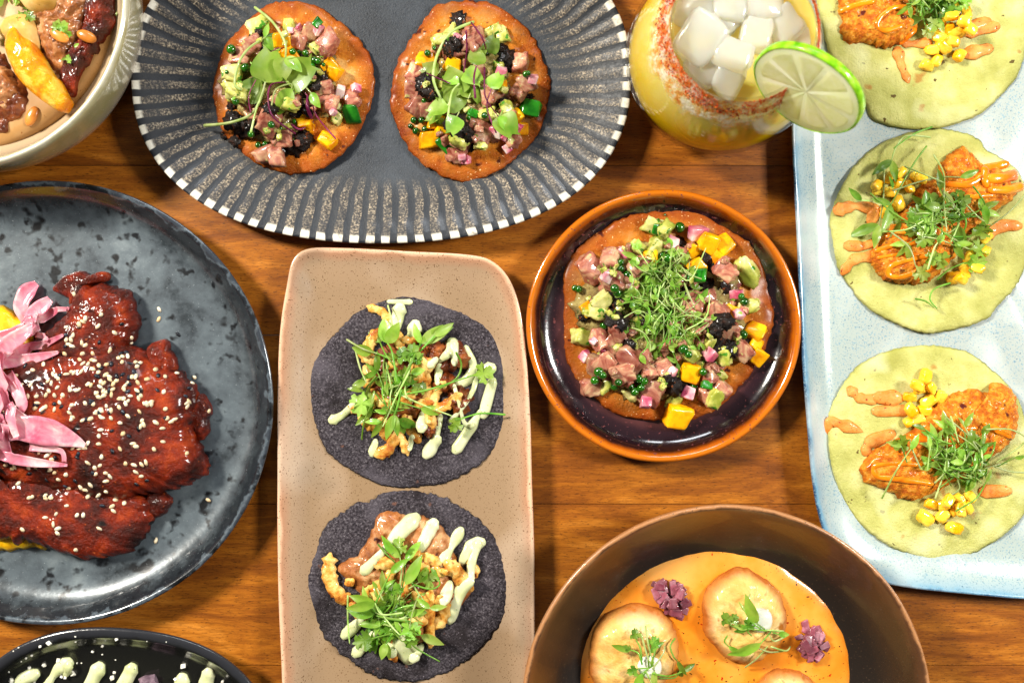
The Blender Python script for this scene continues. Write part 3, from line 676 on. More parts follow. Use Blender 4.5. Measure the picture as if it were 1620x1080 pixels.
D2 = dict(tuna=[(190, 330), (180, 400, 1.1), (210, 460, 1.2), (240, 480), (460, 160), (350, 220), (640, 280, .9), (640, 400, 1.1), (670, 370), (500, 420, 1.2), (540, 410), (480, 590, 1.2), (610, 600), (360, 690, .9), (400, 200), (440, 180)],
    mango=[(230, 275, 1.1), (355, 285, 1.1), (275, 540, 1.1), (250, 620, 1.2), (305, 580, .8), (630, 510, .9), (655, 570, .9), (570, 380, .8)],
    avo=[(340, 150), (310, 180), (530, 140, 1.1), (570, 155, 1.1), (380, 610), (500, 500), (470, 640, .8), (590, 480), (430, 300)],
    pink=[(370, 165), (560, 320, 1.6), (540, 580, 1.5), (570, 600, 1.1), (630, 565, 1.3), (590, 650, 1.1), (410, 705, 1.3), (700, 350, 1.4), (390, 690)],
    char=[(370, 95, 1.1), (330, 215, 1.0), (360, 200, .9), (580, 240, 1.5), (595, 290, 1.1), (560, 205, .9), (225, 370, 1.2), (250, 400, 1.1), (375, 560, 1.6), (410, 590, 1.1), (430, 640, .9), (340, 545, .9), (675, 430, .7)],
    pearl=[(240, 238), (270, 215, 4.5), (180, 530), (215, 530), (190, 578, 7), (230, 570), (165, 555, 5), (570, 350), (670, 330), (490, 510), (225, 445, 5), (680, 325, 5), (420, 520, 5)],
    jal=[(325, 635, 1.5), (690, 480, 1.4), (440, 500, .8)])
toppings(t2, 'stripe', T2, 1.0, D2, 'ttac', (420, 400), (220, 250), 24)
D3 = dict(tuna=[(250, 325, 1.3), (330, 280), (430, 320, 1.2), (330, 370), (400, 405, .9), (760, 330), (720, 500, 1.2), (690, 430), (640, 450), (600, 470), (340, 600), (280, 590), (280, 690, 1.2), (300, 680), (390, 690, 1.5), (370, 720), (250, 770), (520, 700), (480, 790, 1.2), (700, 720, 1.1), (820, 630), (700, 810, 1.2), (730, 790), (570, 280), (350, 560), (700, 540), (630, 500), (770, 560)],
    mango=[(700, 225, 1.2), (750, 240, 1.4), (725, 285, 1.1), (650, 320), (870, 565, 1.1), (870, 610), (880, 655, 1.1), (575, 880, 1.6), (630, 715, 1.3), (640, 262, .9), (240, 480), (480, 280), (780, 490)],
    avo=[(490, 170, 1.3), (530, 172, 1.0), (430, 245, 1.1), (510, 235, 1.1), (840, 330, 1.5), (290, 450, 1.3), (280, 490), (225, 585, 1.3), (840, 470, 1.4), (750, 650, 1.1), (310, 770), (570, 820), (400, 800), (600, 590), (720, 820), (630, 650), (500, 250)],
    pink=[(650, 190, 1.9), (550, 230, 1.9), (370, 265, 1.4), (310, 350, 1.4), (800, 420, 1.4), (810, 495, 1.4), (230, 655, 1.5), (300, 640, 1.2), (700, 650, 1.5), (550, 715, 1.4), (460, 830, 1.4), (620, 795, 1.6), (260, 600)],
    char=[(690, 290), (690, 380, .9), (750, 520, 1.3), (740, 610, 1.2), (790, 625, 1.1), (580, 755, 1.6), (560, 770, 1.2), (350, 440, 1.2), (350, 520, 1.3), (540, 750), (760, 400, .9), (330, 480, 1.2), (720, 560), (470, 520)],
    pearl=[(585, 170, 10), (390, 350, 9), (205, 402, 7), (190, 398, 6), (365, 325, 7), (365, 300, 6), (300, 540, 8), (280, 715, 9), (265, 748, 8), (295, 728, 7), (830, 450, 8), (820, 430, 6), (825, 575, 9), (600, 630, 9), (620, 650, 7), (400, 770, 7), (450, 750, 8), (430, 740, 8), (415, 790, 8), (340, 770, 8), (355, 755, 7), (440, 775, 7), (540, 285, 8), (520, 275, 7), (640, 770, 7), (675, 715, 7), (350, 415, 8), (340, 400, 8), (532, 120, 2.5)],
    jal=[(500, 175, .7), (650, 350, 1.2), (690, 765, .8)])
toppings(t3, 'amber', T3, 1.05, D3, 'tttac', (540, 500), (320, 300), 60)
# cress on the tostadas
def SP(root, dish, T, f, pts, r=1.4, m=None, leaves=(), lift=6): return sprig(root, dish, [T(*q) for q in pts], r, m, [(l[0], l[1] / f) + tuple(l[2:]) for l in leaves], lift)
a = 3.6
SP(t1, 'stripe', T, a, [(460, 725), (600, 710), (720, 660), (780, 570), (800, 480)], 2.2, None, [('heart', 185, 75, 0), ('oval', 90, 150, 1)], 10)
SP(t1, 'stripe', T, a, [(745, 60), (850, 150), (910, 250), (915, 340)], 2.0, None, [('heart', 120, -100, 0), ('oval', 130, -40, 0)], 10)
SP(t1, 'stripe', T, a, [(660, 520), (630, 490), (660, 380), (710, 290), (800, 230)], 2.0, None, [('oval', 100, -50, 0), ('lance', 90, 80, 0), ('lance', 80, 20, 1)], 10)
SP(t1, 'stripe', T, a, [(720, 760), (750, 640), (790, 540)], 1.5, None, [('heart', 150, 170, 1)], 9)
SP(t1, 'stripe', T, a, [(970, 770), (850, 680), (820, 580), (850, 510), (920, 480)], 1.3, M_purple, [('heart', 190, 30, 0), ('lance', 60, 100, 1)], 12)
SP(t1, 'stripe', T, a, [(840, 610), (880, 540), (950, 495), (955, 520)], 1.2, None, [('oval', 170, -120, 0)], 14)
SP(t1, 'stripe', T, a, [(1200, 800), (1100, 680), (1060, 580), (970, 490)], 1.1, M_purple, [('lobed', 80, 0, 0)], 10)
SP(t1, 'stripe', T, a, [(900, 480), (1000, 490), (1060, 540)], 1.3, None, [('oval', 100, -60, 0)], 12)
SP(t1, 'stripe', T, a, [(720, 370), (760, 430)], 1.3, None, [('oval', 70, -60, 1)], 12)
SP(t1, 'stripe', T, a, [(1060, 680), (1040, 620), (1040, 560)], 2.6, M_purple, [], 10)
SP(t1, 'stripe', T, a, [(820, 320), (880, 290)], 1.0, M_purple, [], 14)
SP(t1, 'stripe', T, a, [(720, 650), (710, 560), (750, 470)], 1.0, M_purple, [], 12)
SP(t1, 'stripe', T, a, [(950, 720), (1000, 745), (1070, 700)], 1.6, M_purple, [], 8)
a = 2.769
SP(t2, 'stripe', T2, a, [(440, 110), (350, 150), (300, 220), (275, 300), (270, 370), (310, 460)], 2.2, None, [('heart', 110, 20, 0), ('oval', 70, 120, 0)], 12)
SP(t2, 'stripe', T2, a, [(410, 150), (415, 240), (400, 330)], 1.3, M_purple, [('heart', 120, -130, 0), ('heart', 90, -30, 0)], 12)
SP(t2, 'stripe', T2, a, [(490, 310), (490, 400), (500, 450), (550, 520)], 1.1, M_purple, [('oval', 90, -50, 0)], 14)
SP(t2, 'stripe', T2, a, [(345, 380), (240, 335)], 1.4, M_purple, [], 14)
SP(t2, 'stripe', T2, a, [(450, 440), (445, 360), (455, 300)], 1.6, M_purple, [('heart', 80, 90, 0)], 16)
SP(t2, 'stripe', T2, a, [(330, 530), (350, 430), (380, 380)], 1.6, None, [('oval', 90, 150, 0)], 14)
SP(t2, 'stripe', T2, a, [(540, 590), (500, 480), (520, 400)], 1.1, M_purple, [('heart', 80, 60, 0)], 12)
SP(t2, 'stripe', T2, a, [(430, 110), (480, 180), (500, 240)], 1.2, M_purple, [('heart', 80, 60, 1), ('heart', 70, 160, 0)], 12)
for (x, y, an, L, dk) in [(330, 470, 200, 90, 0), (370, 520, 250, 80, 0), (290, 330, 160, 80, 0), (420, 440, 100, 70, 0), (450, 260, 60, 75, 0), (560, 510, -60, 110, 0), (460, 390, -80, 70, 0), (520, 360, -20, 70, 0), (300, 490, 220, 80, 0)]:
    SP(t2, 'stripe', T2, a, [(x + 10, y - 20), (x, y)], 1.1, None, [('heart', L, an, dk)], 12)
cluster(t3, 'amber', *T3(520, 430), 50, 55, 70, 28, 60, ('oval', 'lance', 'oval', 'heart'), (11, 18), (6, 20), None, .2, 2.0, 1.0)
cluster(t3, 'amber', *T3(560, 540), 50, 26, 22, 28, 56, ('oval', 'lance'), (9, 15), (6, 16), None, .2, 2.0, 1.0)
cluster(t3, 'amber', *T3(570, 300), 24, 18, 12, 24, 40, ('lobed', 'oval'), (12, 17), (6, 14), None, .15, 1.5, 1.0)
SP(t3, 'amber', T3, 2.4, [(560, 570), (555, 620), (575, 680)], 1.5, M_stemg, [('lance', 45, -80, 1), ('lance', 45, 150, 1)], 8)
SP(t3, 'amber', T3, 2.4, [(440, 560), (460, 610), (435, 650)], 1.2, M_stemg, [('oval', 40, -60, 0)], 8)
SP(t3, 'amber', T3, 2.4, [(560, 330), (620, 370), (680, 250)], 1.1, None, [], 14)
SP(t3, 'amber', T3, 2.4, [(600, 560), (680, 510), (695, 420)], 1.1, None, [], 14)
SP(t3, 'amber', T3, 2.4, [(440, 350), (520, 310), (420, 285)], 1.2, M_stemg, [('lance', 60, 160, 0)], 14)
SP(t3, 'amber', T3, 2.4, [(620, 440), (600, 380), (640, 480)], 1.1, None, [], 14)

# ================================================================ DARK TACOS
def wavy(seed, a=2.5, e=4):
    return lambda v, t: a * noise.noise(Vector((v.x * .012, v.y * .012, seed))) + e * t ** 5 * (.3 + noise.noise(Vector((v.x * .015, v.y * .015, seed + 4))))
ta = thing('dark_corn_taco', 'dark blue corn taco nearer the striped plate, with sprouts over fried onions', 'taco', W(645, 620, 12), 'dark tacos on the sand platter')
TA = Z(430, 380, 2.7)
oA = [(510, 243), (620, 238), (750, 270), (860, 330), (950, 400), (1000, 520), (1012, 640), (1005, 780), (950, 890), (870, 970), (760, 1030), (620, 1055), (480, 1050), (350, 990), (240, 910), (190, 800), (155, 690), (155, 600), (190, 490), (280, 390), (380, 290)]
blob('tortilla', [TA(*q) for q in oA], 13, 6, M_blue_tort, ta, 46, 220, p=14, q=.7, amp=.8, freq=.26, oct=4, jag=2.6, jf=.25, seed=4, dish='beige', base_at=18, fn=wavy(2))
def strips(root, dish, T, f, data, m=None, name='onion_strip'):
    for i, (pts, wd) in enumerate(data):
        P = [T(*q) for q in pts]; Q = []
        for u, v in P:
            p, _ = drop(dish, u, v); Q.append(p + Vector((0, 0, wd / f * .3)))
        C = cr(Q, 4); k = len(C)
        rad = [wd / f / 2 * 1.2 * (1 + .35 * noise.noise(Vector((j * .7, i * 3.1, 0)))) * (1 if 0 < j < k - 1 else .6) for j in range(k)]
        tube(name, C, rad, m or M_crisp, root, 9, .45, 2, dish, jit=wd / f * .22, jf=.2, seed=i)
for (x, y, r_, s_) in [(760, 500, 82, 1), (700, 480, 60, 2), (800, 690, 60, 3), (670, 800, 55, 4), (740, 610, 50, 5), (560, 560, 150, 6), (520, 700, 120, 7)]:
    o_ = [(x + r_ * math.cos(q) * (1 + .25 * math.sin(3 * q + s_)), y + r_ * math.sin(q) * (1 + .2 * math.cos(2 * q + s_))) for q in [i * .785 for i in range(8)]]
    blob('meat_piece', [TA(*q) for q in o_], 16, 26 if r_ < 100 else 22, M_brownmeat, ta, 12, 50, p=2.2, q=.55, amp=7, freq=.09, jag=9, jf=.09, ridge=7, seed=s_, dish='beige', base_at=30)
strips(ta, 'beige', TA, 2.7, [([(415, 285), (480, 315), (515, 390)], 30), ([(455, 390), (420, 440), (395, 510)], 44), ([(400, 500), (450, 520)], 40), ([(540, 395), (552, 460)], 34), ([(565, 425), (620, 432)], 34),
    ([(400, 545), (430, 590), (400, 620)], 36), ([(610, 520), (640, 540), (680, 520)], 60), ([(600, 570), (650, 590)], 50), ([(650, 510), (662, 610), (655, 690)], 32), ([(740, 610), (695, 660), (670, 770)], 34), ([(680, 740), (688, 795)], 32),
    ([(805, 660), (750, 700), (690, 725)], 40), ([(340, 710), (390, 720), (440, 690)], 44), ([(380, 760), (440, 800)], 38), ([(470, 770), (490, 840)], 50), ([(570, 755), (600, 800), (625, 850)], 46), ([(530, 830), (500, 890), (450, 915)], 44),
    ([(520, 810), (560, 855), (580, 910)], 32), ([(600, 640), (560, 700)], 44), ([(480, 620), (540, 600)], 40), ([(430, 640), (470, 690), (520, 700)], 38), ([(500, 540), (560, 500)], 36), ([(620, 700), (680, 690)], 34)])
for pts, wd in [([(545, 300), (530, 350), (500, 400)], (62, 50)), ([(612, 368), (605, 410)], (60, 66)), ([(775, 430), (755, 480), (715, 515)], (50, 22)), ([(778, 440), (780, 525)], (44, 24)), ([(830, 460), (860, 540), (830, 600), (790, 610)], (24, 50, 34)),
    ([(930, 548), (880, 570), (860, 640), (810, 720), (760, 775)], (60, 26, 18, 22)), ([(942, 605), (905, 740)], (38, 48)), ([(890, 730), (855, 790), (790, 890)], (22, 46, 58)), ([(780, 620), (820, 770), (850, 790)], (18, 16, 30)), ([(265, 765), (310, 740), (370, 680)], (42, 28, 30)),
    ([(720, 750), (700, 840)], (26, 34)), ([(705, 850), (665, 910)], (48, 54)), ([(715, 540), (708, 610)], (36, 26)), ([(442, 860), (432, 905)], (30, 42)), ([(600, 840), (588, 890)], (26, 22)), ([(650, 740), (640, 800)], (46, 50)), ([(500, 262), (590, 264)], (18, 26)), ([(700, 510), (680, 530)], (26, 34))]:
    drizzle(ta, 'beige', TA, pts, wd, M_crema, f=2.7, flat=.48, var=.3)
a = 2.7
SP(ta, 'beige', TA, a, [(600, 500), (590, 560), (540, 660), (480, 790)], 1.3, None, [], 14)
SP(ta, 'beige', TA, a, [(560, 620), (600, 520), (640, 440)], 2.0, M_stemg, [('lance', 150, 28, 0), ('lance', 120, 40, 0), ('lance', 90, 110, 0)], 14)
SP(ta, 'beige', TA, a, [(640, 470), (700, 410)], 1.6, M_stemg, [('lance', 100, 35, 0)], 18)
SP(ta, 'beige', TA, a, [(330, 425), (400, 465), (480, 490)], 1.6, None, [('lance', 80, -5, 0)], 16)
SP(ta, 'beige', TA, a, [(500, 500), (440, 475)], 1.4, M_stemg, [('oval', 90, 170, 0)], 18)
SP(ta, 'beige', TA, a, [(365, 470), (385, 540), (410, 605)], 1.4, None, [('oval', 60, 190, 0)], 14)
SP(ta, 'beige', TA, a, [(500, 280), (515, 340), (525, 400)], 1.1, None, [], 10)
SP(ta, 'beige', TA, a, [(540, 600), (520, 480), (500, 440)], 1.6, M_stemg, [('oval', 110, 100, 0), ('oval', 100, 60, 0)], 16)
SP(ta, 'beige', TA, a, [(530, 660), (650, 640), (740, 615), (860, 575)], 1.4, M_stemg, [('lobed', 95, 10, 0)], 14)
SP(ta, 'beige', TA, a, [(790, 480), (812, 530), (790, 590), (700, 640)], 1.5, M_stemg, [], 14)
SP(ta, 'beige', TA, a, [(995, 742), (930, 737), (880, 738), (810, 760)], 1.4, M_stemg, [('lobed', 70, 230, 0), ('lance', 40, 180, 1)], 8)
SP(ta, 'beige', TA, a, [(540, 650), (650, 700), (770, 745)], 1.4, None, [], 16)
SP(ta, 'beige', TA, a, [(390, 845), (400, 770), (430, 700)], 1.3, M_stemg, [('lance', 60, 80, 0)], 12)
SP(ta, 'beige', TA, a, [(560, 640), (545, 700), (530, 740)], 1.6, M_stemg, [('lance', 110, -110, 0), ('lance', 90, -80, 1)], 18)
SP(ta, 'beige', TA, a, [(560, 690), (640, 715)], 1.3, M_stemg, [('lance', 70, 5, 0), ('lance', 80, -20, 0)], 16)
SP(ta, 'beige', TA, a, [(450, 580), (400, 640)], 1.6, M_stemg, [('lobed', 110, -100, 0), ('lance', 70, 170, 0)], 16)
cluster(ta, 'beige', *TA(500, 610), 38, 46, 16, 26, 60, ('lance', 'oval', 'lance', 'lobed'), (20, 34), (8, 20), None, .2, 1.0, 1.2)

tb = thing('dark_corn_taco', 'charred dark taco nearer the bottom edge, with browned pork and broad pale crema stripes', 'taco', W(643, 925, 12), 'dark tacos on the sand platter')
TB = Z(430, 760, 3.376)
oB = [(530, 105), (600, 65), (700, 55), (830, 65), (960, 110), (1080, 190), (1180, 290), (1240, 400), (1258, 540), (1250, 700), (1180, 830), (1080, 930), (960, 1020), (800, 1070), (680, 1070), (560, 1050), (440, 980), (320, 880), (240, 780), (190, 650), (175, 540), (200, 430), (270, 270), (350, 190), (440, 125), (490, 118)]
blob('tortilla', [TB(*q) for q in oB], 13, 6, M_blue_tort, tb, 46, 220, p=14, q=.7, amp=1.0, freq=.26, oct=4, jag=3.6, jf=.25, seed=5, dish='beige', base_at=18, fn=wavy(7, 3, 5))
mt = [(560, 180), (620, 165), (720, 180), (840, 200), (940, 280), (980, 400), (1010, 520), (1060, 600), (1000, 680), (880, 720), (820, 850), (700, 950), (640, 950), (580, 830), (420, 690), (450, 600), (340, 470), (440, 400), (510, 310)]
blob('meat_piece', [TB(*q) for q in mt], 16, 26, M_pork, tb, 36, 130, p=3, q=.5, amp=5, freq=.07, ridge=7, jag=6, jf=.09, seed=6, dish='beige', base_at=30)
strips(tb, 'beige', TB, 3.376, [([(315, 400), (308, 490), (340, 580), (415, 640)], 62), ([(685, 300), (640, 370)], 62), ([(640, 440), (540, 430)], 66), ([(810, 395), (890, 440)], 50), ([(810, 450), (835, 500)], 46), ([(745, 390), (790, 410)], 60),
    ([(945, 440), (990, 490), (1050, 560)], 84), ([(1040, 370), (1065, 430), (1085, 500)], 48), ([(660, 450), (600, 540), (500, 600)], 50), ([(730, 540), (690, 600)], 60), ([(850, 590), (840, 700), (850, 870)], 52), ([(900, 620), (920, 700), (880, 770)], 66),
    ([(750, 745), (815, 745)], 60), ([(720, 690), (700, 760)], 50), ([(430, 660), (490, 740)], 50), ([(400, 545), (430, 530)], 48), ([(540, 610), (600, 620)], 56), ([(760, 600), (800, 640)], 50), ([(860, 460), (900, 490), (930, 480)], 40), ([(640, 900), (660, 950)], 50)])
for pts, wd in [([(760, 205), (690, 270), (600, 370), (500, 475)], (96, 84, 40, 56)), ([(860, 235), (825, 300), (790, 370)], (70, 66, 44)), ([(1005, 270), (960, 350), (910, 430)], (62, 46, 70)), ([(1110, 330), (1060, 350), (1020, 430)], (70, 60, 50)), ([(1100, 340), (1070, 430), (1060, 520)], (50, 40, 50)),
    ([(1060, 540), (1000, 600), (950, 740)], (46, 66, 70)), ([(950, 550), (920, 640)], (56, 60)), ([(475, 745), (395, 820)], (50, 66)), ([(560, 820), (510, 860), (455, 915)], (60, 50, 66)), ([(700, 840), (730, 930)], (110, 120)), ([(640, 560), (605, 600)], (50, 56)), ([(620, 860), (640, 910)], (50, 60)), ([(800, 880), (760, 940)], (34, 60)), ([(660, 600), (640, 640)], (30, 40))]:
    drizzle(tb, 'beige', TB, pts, wd, M_crema, f=3.376, flat=.45, var=.3)
a = 3.376
for pts, lv in [([(690, 560), (700, 460), (690, 400)], [('lobed', 110, 95, 0), ('lance', 150, 135, 0)]), ([(650, 680), (700, 560), (720, 420)], [('lance', 130, 55, 0)]), ([(680, 620), (720, 540)], [('lance', 170, 60, 0)]), ([(560, 640), (600, 560), (640, 480)], [('lance', 120, 40, 0)]),
    ([(700, 690), (600, 690), (560, 640)], [('lance', 140, 165, 0), ('lance', 150, 190, 0)]), ([(720, 730), (640, 715), (560, 690)], [('oval', 150, 175, 1)]), ([(560, 690), (520, 640)], [('lance', 90, 110, 0)]), ([(640, 760), (600, 750)], [('lance', 130, 180, 0)]), ([(640, 800), (560, 825)], [('lobed', 120, 190, 1)]),
    ([(600, 620), (570, 560)], [('oval', 45, 120, 0)]), ([(740, 560), (790, 530)], [('lobed', 120, 20, 0), ('oval', 90, 60, 0)]), ([(760, 540), (850, 565), (900, 540), (890, 500)], [('lance', 60, 130, 1)]), ([(745, 520), (790, 590), (850, 665)], [('lance', 90, 10, 0), ('lance', 90, 140, 0)]),
    ([(575, 330), (620, 380), (680, 440)], []), ([(415, 600), (418, 740), (425, 850)], []), ([(570, 705), (660, 720), (745, 735)], []), ([(570, 660), (640, 750), (690, 805)], [('lobed', 120, 20, 0)]), ([(480, 840), (560, 820), (640, 800)], []),
    ([(790, 600), (760, 680), (740, 770)], [('lobed', 60, -60, 1)]), ([(720, 820), (780, 870), (900, 945)], []), ([(720, 800), (800, 810)], [('lance', 130, -20, 0), ('lance', 110, -30, 0)]), ([(650, 800), (620, 850)], [('oval', 90, 250, 0), ('lance', 90, 280, 0)]), ([(560, 905), (570, 840), (560, 800)], [('lobed', 80, 100, 1)]),
    ([(660, 560), (650, 640), (600, 700)], [('lance', 80, 200, 0)]), ([(760, 650), (700, 660), (640, 690)], []), ([(650, 780), (700, 840)], [('lobed', 90, 0, 1)])]:
    SP(tb, 'beige', TB, a, pts, 1.35, M_stemg if R.random() < .6 else None, lv, 14)
cluster(tb, 'beige', *TB(640, 700), 34, 34, 16, 24, 50, ('lance', 'lance', 'lobed'), (22, 32), (6, 14), None, .3, 1.0, 1.1)

# ================================================================ GREEN TACOS
def green_taco(label, T, f, out, c, fish, seed, sauce, tsauce, corn, greens):
    r = thing('green_tortilla_taco', label, 'taco', W(c[0], c[1], 13), 'green tacos on the pale blue platter')
    blob('tortilla', [T(*q) for q in out], 14, 7, M_green_tort, r, 34, 200, p=12, q=.6, amp=.5, freq=.1, oct=3, jag=1.6, jf=.3, seed=seed, dish='blue', base_at=20, fn=wavy(seed * 3.1, 4, 7))
    for pts, wd in tsauce: drizzle(r, 'blue', T, pts, wd, M_psauce, 'sauce_stripe', f=f * .95, flat=.3, var=.7)
    for i, fs in enumerate(fish):
        blob('breaded_fish', [T(*q) for q in fs], 18, 30 + 4 * i, M_crumb, r, 44, 190, p=3.2, q=.5, amp=2.2, freq=.14, oct=5, jag=5, jf=.12, low=7, seed=seed + i, dish='blue', base_at=34, ridge=2)
    for pts, wd in sauce: drizzle(r, 'blue', T, pts, wd, M_osauce, 'sauce_stripe', f=f * 1.15, flat=.55, var=.35)
    for q in corn:
        u, v = T(*q[:2]); put(CORN, 'corn_kernel', r, 'blue', u, v, R.uniform(.95, 1.15) * (q[2] if len(q) > 2 else 1.05), lift=.4, tilt=.5)
    greens(r)
    return r
K1 = Z(1240, 0, 4)
def g1(r):
    for pts, lv in [([(850, 60), (860, 110), (850, 140)], [('lance', 200, 185, 1), ('lance', 150, 120, 0)]), ([(840, 120), (850, 20)], [('lance', 150, 100, 1)]), ([(930, 60), (940, 110), (950, 130)], [('lance', 110, -65, 0), ('lobed', 110, 240, 0)]), ([(860, 140), (870, 170)], [('lobed', 100, -60, 0)]),
        ([(960, 30), (900, 100)], [('lance', 120, 160, 1)]), ([(1000, 60), (1020, 20)], [('lobed', 130, 80, 0)]), ([(1080, 20), (1060, 40)], [('lobed', 110, 130, 0)])]:
        SP(r, 'blue', K1, 4, pts, 1.6, M_stemg, lv, 12)
    cluster(r, 'blue', *K1(930, -20), 45, 30, 26, 28, 60, ('lance', 'lobed'), (18, 32), (8, 20), None, .35, 1, 1.2)
green_taco('green tortilla taco cut off by the top edge, beside the lime wheel', K1, 4,
    [(190, -250), (212, 0), (240, 150), (290, 330), (370, 450), (460, 560), (520, 660), (560, 745), (640, 785), (760, 812), (880, 815), (1030, 800), (1180, 750), (1290, 690), (1400, 580), (1500, 450), (1540, 250), (1540, 0), (1480, -250), (1200, -450), (800, -500), (450, -450)], (1465, 30),
    [[(350, 0), (375, 120), (368, 200), (420, 265), (520, 265), (610, 285), (690, 292), (745, 270), (840, 190), (900, 60), (880, -80), (600, -150), (400, -100)]], 11,
    [([(355, 75), (450, 35), (560, 10)], (40, 44)), ([(800, 50), (700, 50), (620, 100), (590, 160), (640, 195), (740, 170)], (34, 34, 38, 36)), ([(820, 195), (740, 275)], (50, 34))],
    [([(720, 330), (745, 420), (785, 515)], (62, 56, 40)), ([(1180, 210), (1330, 170)], (70, 66)), ([(1150, 345), (1290, 310)], (80, 60)), ([(770, 280), (900, 275)], (46, 60)), ([(1130, 190), (1280, 140)], (70, 60))],
    [(1000, 110), (1050, 110), (970, 240, 1.3), (930, 320, 1.1), (1000, 300, 1.3), (1050, 270, 1.2), (1130, 190, 1.3), (1100, 360, 1.2), (900, 420), (960, 390), (1070, 220), (1130, 150), (980, 170), (1080, 60), (1020, 190), (920, 190), (1150, 90), (1170, 190)], g1)
K2 = Z(1250, 200, 3.176)
def g2(r):
    for pts, lv in [([(680, 65), (560, 60), (510, 120), (490, 180)], [('lance', 110, -80, 0), ('lance', 120, 215, 1)]), ([(690, 15), (600, 50), (500, 120)], []), ([(665, 110), (600, 190), (540, 300), (490, 400)], [('lance', 150, -110, 1), ('lance', 100, 160, 1)]), ([(700, 155), (745, 250), (750, 400), (765, 530)], []),
        ([(455, 230), (450, 380), (430, 500)], [('lance', 120, -105, 0), ('lance', 150, 200, 1)]), ([(385, 345), (480, 430), (600, 500), (640, 520)], []), ([(560, 210), (650, 250), (750, 290)], []), ([(500, 330), (620, 290), (740, 265), (830, 265)], [('lance', 100, 20, 1)]), ([(1170, 330), (1080, 430), (980, 510)], []),
        ([(440, 535), (560, 525), (650, 480)], []), ([(490, 540), (580, 610), (610, 700)], [('lobed', 100, -50, 0)]), ([(895, 310), (940, 370), (955, 400)], [('lance', 100, -80, 0)]), ([(670, 720), (700, 620), (720, 590)], [('oval', 60, 60, 0)]), ([(780, 790), (700, 820), (680, 870), (715, 915)], []), ([(610, 868), (660, 880), (700, 910)], []),
        ([(720, 770), (780, 720), (850, 690)], [('lobed', 110, 0, 0)]), ([(760, 540), (860, 610)], []), ([(850, 460), (1020, 455)], []), ([(860, 400), (930, 470), (990, 500)], []), ([(380, 380), (340, 380)], [('lance', 90, 140, 1)]), ([(500, 300), (495, 320)], [('lance', 70, 95, 1)]),
        ([(800, 560), (880, 560)], [('lobed', 130, 30, 0)]), ([(820, 600), (880, 620)], [('lobed', 110, 0, 0)]), ([(740, 420), (800, 420)], [('lance', 120, 120, 0)])]:
        SP(r, 'blue', K2, 3.176, pts, 1.3, M_stemg if R.random() < .4 else None, lv, 14)
    cluster(r, 'blue', *K2(740, 480), 46, 34, 24, 26, 62, ('lance', 'lance', 'oval', 'lobed'), (22, 34), (8, 22), None, .35, .8, 1.15)
green_taco('middle green taco of the blue platter with loose sprouts trailing to its top edge', K2, 3.176,
    [(690, 12), (780, 5), (880, 30), (960, 62), (990, 110), (1060, 150), (1130, 200), (1175, 280), (1200, 400), (1200, 560), (1190, 700), (1140, 800), (1040, 910), (1000, 960), (880, 1010), (700, 1040), (580, 1010), (470, 960), (380, 900), (300, 800), (240, 700), (215, 560), (205, 460), (240, 340), (300, 230), (370, 150), (450, 90), (560, 40)], (1472, 365),
    [[(600, 430), (640, 350), (650, 300), (740, 250), (770, 180), (850, 105), (910, 110), (970, 165), (1010, 200), (1060, 200), (1120, 260), (1150, 340), (1080, 400), (1000, 440), (920, 540), (780, 560)], [(415, 660), (440, 590), (500, 520), (550, 450), (640, 380), (760, 420), (860, 480), (860, 620), (790, 700), (720, 770), (620, 790), (480, 765), (430, 710)]], 12,
    [([(470, 560), (540, 540), (620, 530)], (28, 34)), ([(430, 625), (510, 600), (620, 590)], (30, 26)), ([(440, 660), (540, 645), (650, 645)], (24, 22)), ([(700, 650), (600, 670), (510, 700), (495, 745), (560, 755), (640, 730), (780, 690)], (24, 30, 34, 40)), ([(840, 355), (900, 355), (960, 350)], (40, 34)), ([(780, 290), (900, 290), (980, 240)], (34, 50)), ([(980, 215), (1080, 190)], (60, 44)),
     ([(990, 265), (1060, 260), (1125, 245)], (56, 66)), ([(1010, 320), (1080, 320), (1150, 305)], (44, 56)), ([(970, 220), (985, 300)], (44, 40)), ([(960, 350), (1020, 345)], (30, 24))],
    [([(250, 418), (330, 400), (430, 420)], (70, 54, 60)), ([(295, 600), (370, 600), (450, 570)], (70, 44, 40)), ([(265, 735), (320, 670), (400, 655)], (30, 50, 50)), ([(1145, 500), (1070, 500), (1000, 530)], (50, 62)), ([(420, 440), (405, 480)], (60, 50))],
    [(430, 320), (490, 260), (550, 235), (545, 290), (590, 305), (625, 260), (535, 390, 1.2), (490, 330), (470, 430), (430, 300), (650, 265), (820, 760, 1.2), (870, 730), (910, 680), (970, 630), (980, 560), (930, 710), (850, 770), (890, 660)], g2)
K3 = Z(1250, 530, 2.511)
